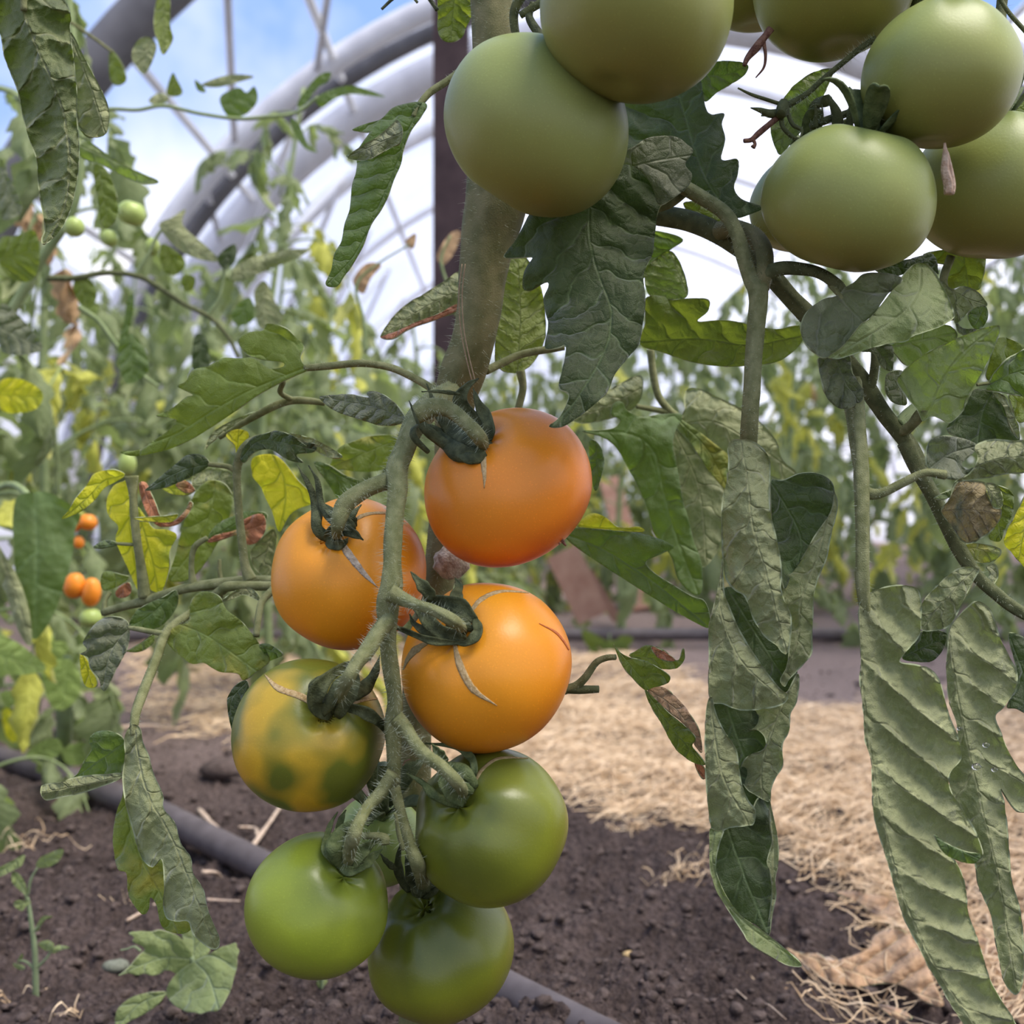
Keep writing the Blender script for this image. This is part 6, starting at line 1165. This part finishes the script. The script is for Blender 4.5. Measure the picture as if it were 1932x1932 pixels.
leaf(8, [(945, 1378), (975, 1410), (1000, 1450), (1025, 1490), (1048, 1542), (1030, 1592), (970, 1622), (930, 1560), (903, 1470), (920, 1430)], [(965, 1615), (965, 1500), (945, 1380)], [YW, YW + .01, YW + .02], 'weed', we, 'leaf', sp=40, rel=1.0, step=3)
leaf(8, [(1175, 1528), (1180, 1550), (1192, 1570), (1182, 1600), (1180, 1650), (1165, 1702), (1150, 1760), (1130, 1800), (1100, 1850), (1080, 1868), (1040, 1870), (1000, 1882), (970, 1875), (930, 1872), (895, 1855), (870, 1840), (845, 1815), (833, 1790), (832, 1760), (842, 1730), (880, 1682), (950, 1632), (1000, 1602), (1050, 1580), (1100, 1550), (1130, 1542)], [(975, 1625), (1040, 1700), (1090, 1860)], [YW - .025, YW - .035, YW - .05], 'weed', we, 'leaf', sp=60, rel=.8, cup=.3, step=3)
leaf(8, [(832, 1774), (812, 1805), (790, 1832), (720, 1882), (640, 1922), (590, 1962), (574, 1930), (575, 1890), (592, 1850), (650, 1802), (720, 1780), (780, 1772)], [(832, 1776), (700, 1830), (580, 1950)], [YW - .01, YW - .02, YW - .03], 'weed', we, 'leaf', sp=40, rel=.4, step=3)
stalk(8, [(700, 1570), (670, 1548), (630, 1560), (600, 1565)], [YW + .02] * 4, [14, 10, 8, 8], 'weed', we, 'tendril')
pebble('grey fuzzy crumb left of the young weed', 220, 1789, .0075, 'grey_fuzz')
sb = gpos(68, 1838); sl = empty('seedling', sb, 'thin seedling with tiny leaves at the lower left', 'seedling'); YS = sb.y
tube('stem', [sb - Vector((0, 0, .008)), at(66, 1800, YS), at(60, 1750, YS), at(50, 1690, YS), at(28, 1650, YS)], [.0022, .0019, .0016, .0013, .0010], M['weed'], sl)
for pts in ([(52, 1690), (58, 1660), (70, 1638)], [(66, 1830), (90, 1805), (100, 1785)], [(66, 1830), (50, 1815), (35, 1812)], [(62, 1760), (75, 1745), (88, 1730)]):
    tube('side_shoot', [at(x, y, YS) for x, y in pts], [.0011, .0007], M['weed'], sl, seg=6)
for pts, mid in (([(180, 1150), (195, 1110), (225, 1090), (312, 1060), (300, 1112), (245, 1150)], [(182, 1150), (312, 1062)]), ([(0, 1150), (60, 1120), (122, 1088), (110, 1140), (70, 1165), (0, 1200), (-40, 1215), (-40, 1170)], [(122, 1090), (-20, 1190)]), ([(60, 1180), (90, 1180), (125, 1230), (132, 1290), (90, 1260), (62, 1230)], [(70, 1185), (130, 1285)]),
                 ([(68, 1330), (90, 1315), (155, 1322), (130, 1345), (110, 1370), (75, 1350)], [(155, 1322), (75, 1340)]), ([(175, 1460), (195, 1420), (215, 1395), (265, 1398), (220, 1415), (190, 1470)], [(178, 1462), (262, 1400)]), ([(190, 1530), (240, 1515), (270, 1540), (240, 1570), (215, 1560)], [(192, 1530), (265, 1545)]),
                 ([(250, 1570), (290, 1540), (350, 1552), (310, 1562), (270, 1580)], [(250, 1570), (348, 1553)]), ([(85, 1620), (110, 1580), (115, 1600), (95, 1625)], [(88, 1622), (112, 1582)]), ([(65, 1630), (100, 1635), (125, 1650), (110, 1665), (75, 1650)], [(68, 1632), (120, 1655)])):
    leaf(8, pts, mid, [YS, YS - .004], 'weed', sl, 'leaf', sp=20, rel=.3, step=2.2, rim=False)
g1 = gpos(608, 1868); g2 = empty('tiny_sprout', g1, 'tiny yellow-green sprout on the soil below the left green tomato', 'sprout')
tube('stem', [g1 - Vector((0, 0, .005)), g1 + Vector((0, 0, .012))], [.0012, .0008], M['weed'], g2)
leaf(0, [(598, 1850), (612, 1846), (620, 1855), (612, 1868), (600, 1862)], [(600, 1852), (614, 1864)], g1.y, 'weed', g2, 'leaf', step=2, rim=False, rel=.2)
g1 = gpos(1150, 1225); g2 = empty('tiny_sprout', g1, 'small bright green weed far back on the path, right of the orange tomatoes', 'sprout')
for pts in ([(1098, 1188), (1120, 1195), (1150, 1215), (1160, 1235), (1130, 1235), (1105, 1215)], [(1150, 1235), (1170, 1200), (1195, 1205), (1180, 1225)], [(1110, 1230), (1140, 1210), (1175, 1212), (1185, 1238)]):
    leaf(0, pts, [pts[0], pts[3]], g1.y - .05, 'leaf_bright', g2, 'leaf', step=4, rim=False, rel=.2)
tube('stem', [g1 - Vector((0, 0, .01)), g1 + Vector((0, 0, .05))], [.004, .002], M['weed'], g2)

# dried leaves on the ground, lower right
def dry(label, crop, pts, mid, lean, seed):
    Ys = [H * F / (q[1] - 966) - .006 for q in Z(crop, mid)]
    o = leaf(crop, pts, mid, Ys, 'leaf_dry', None, 'dried_leaf', fold=(lean, -.3), wave=2.6, sp=44, rel=2.4, seed=seed, step=4); tag(o, label, 'dried leaf'); return o
dry('large crumpled tan leaf on the soil between the two hanging leaves', 7, [(950, 1400), (1010, 1420), (1090, 1425), (1120, 1450), (1200, 1440), (1290, 1400), (1310, 1350), (1370, 1325), (1440, 1330), (1490, 1400), (1530, 1470), (1570, 1560), (1600, 1640), (1520, 1620), (1440, 1560), (1350, 1545), (1250, 1560), (1150, 1545), (1060, 1500), (1010, 1460)], [(950, 1400), (1200, 1490), (1590, 1620)], .9, 2)
dry('narrow curled tan leaf lying higher, behind the large crumpled one', 7, [(1150, 1170), (1220, 1165), (1300, 1175), (1380, 1200), (1430, 1270), (1400, 1310), (1320, 1270), (1240, 1210)], [(1150, 1172), (1420, 1290)], 1.2, 4)
dry('dried leaf scrap at the right edge between the long leaflets', 7, [(1700, 1350), (1760, 1330), (1820, 1400), (1880, 1560), (1960, 1640), (1960, 1740), (1900, 1700), (1800, 1600), (1730, 1480)], [(1710, 1360), (1950, 1700)], .5, 6)
dry('yellow-green shrivelled flower lying at the bottom edge', 7, [(1325, 1635), (1380, 1640), (1440, 1660), (1470, 1690), (1420, 1700), (1360, 1665)], [(1330, 1638), (1465, 1695)], 1.0, 8)
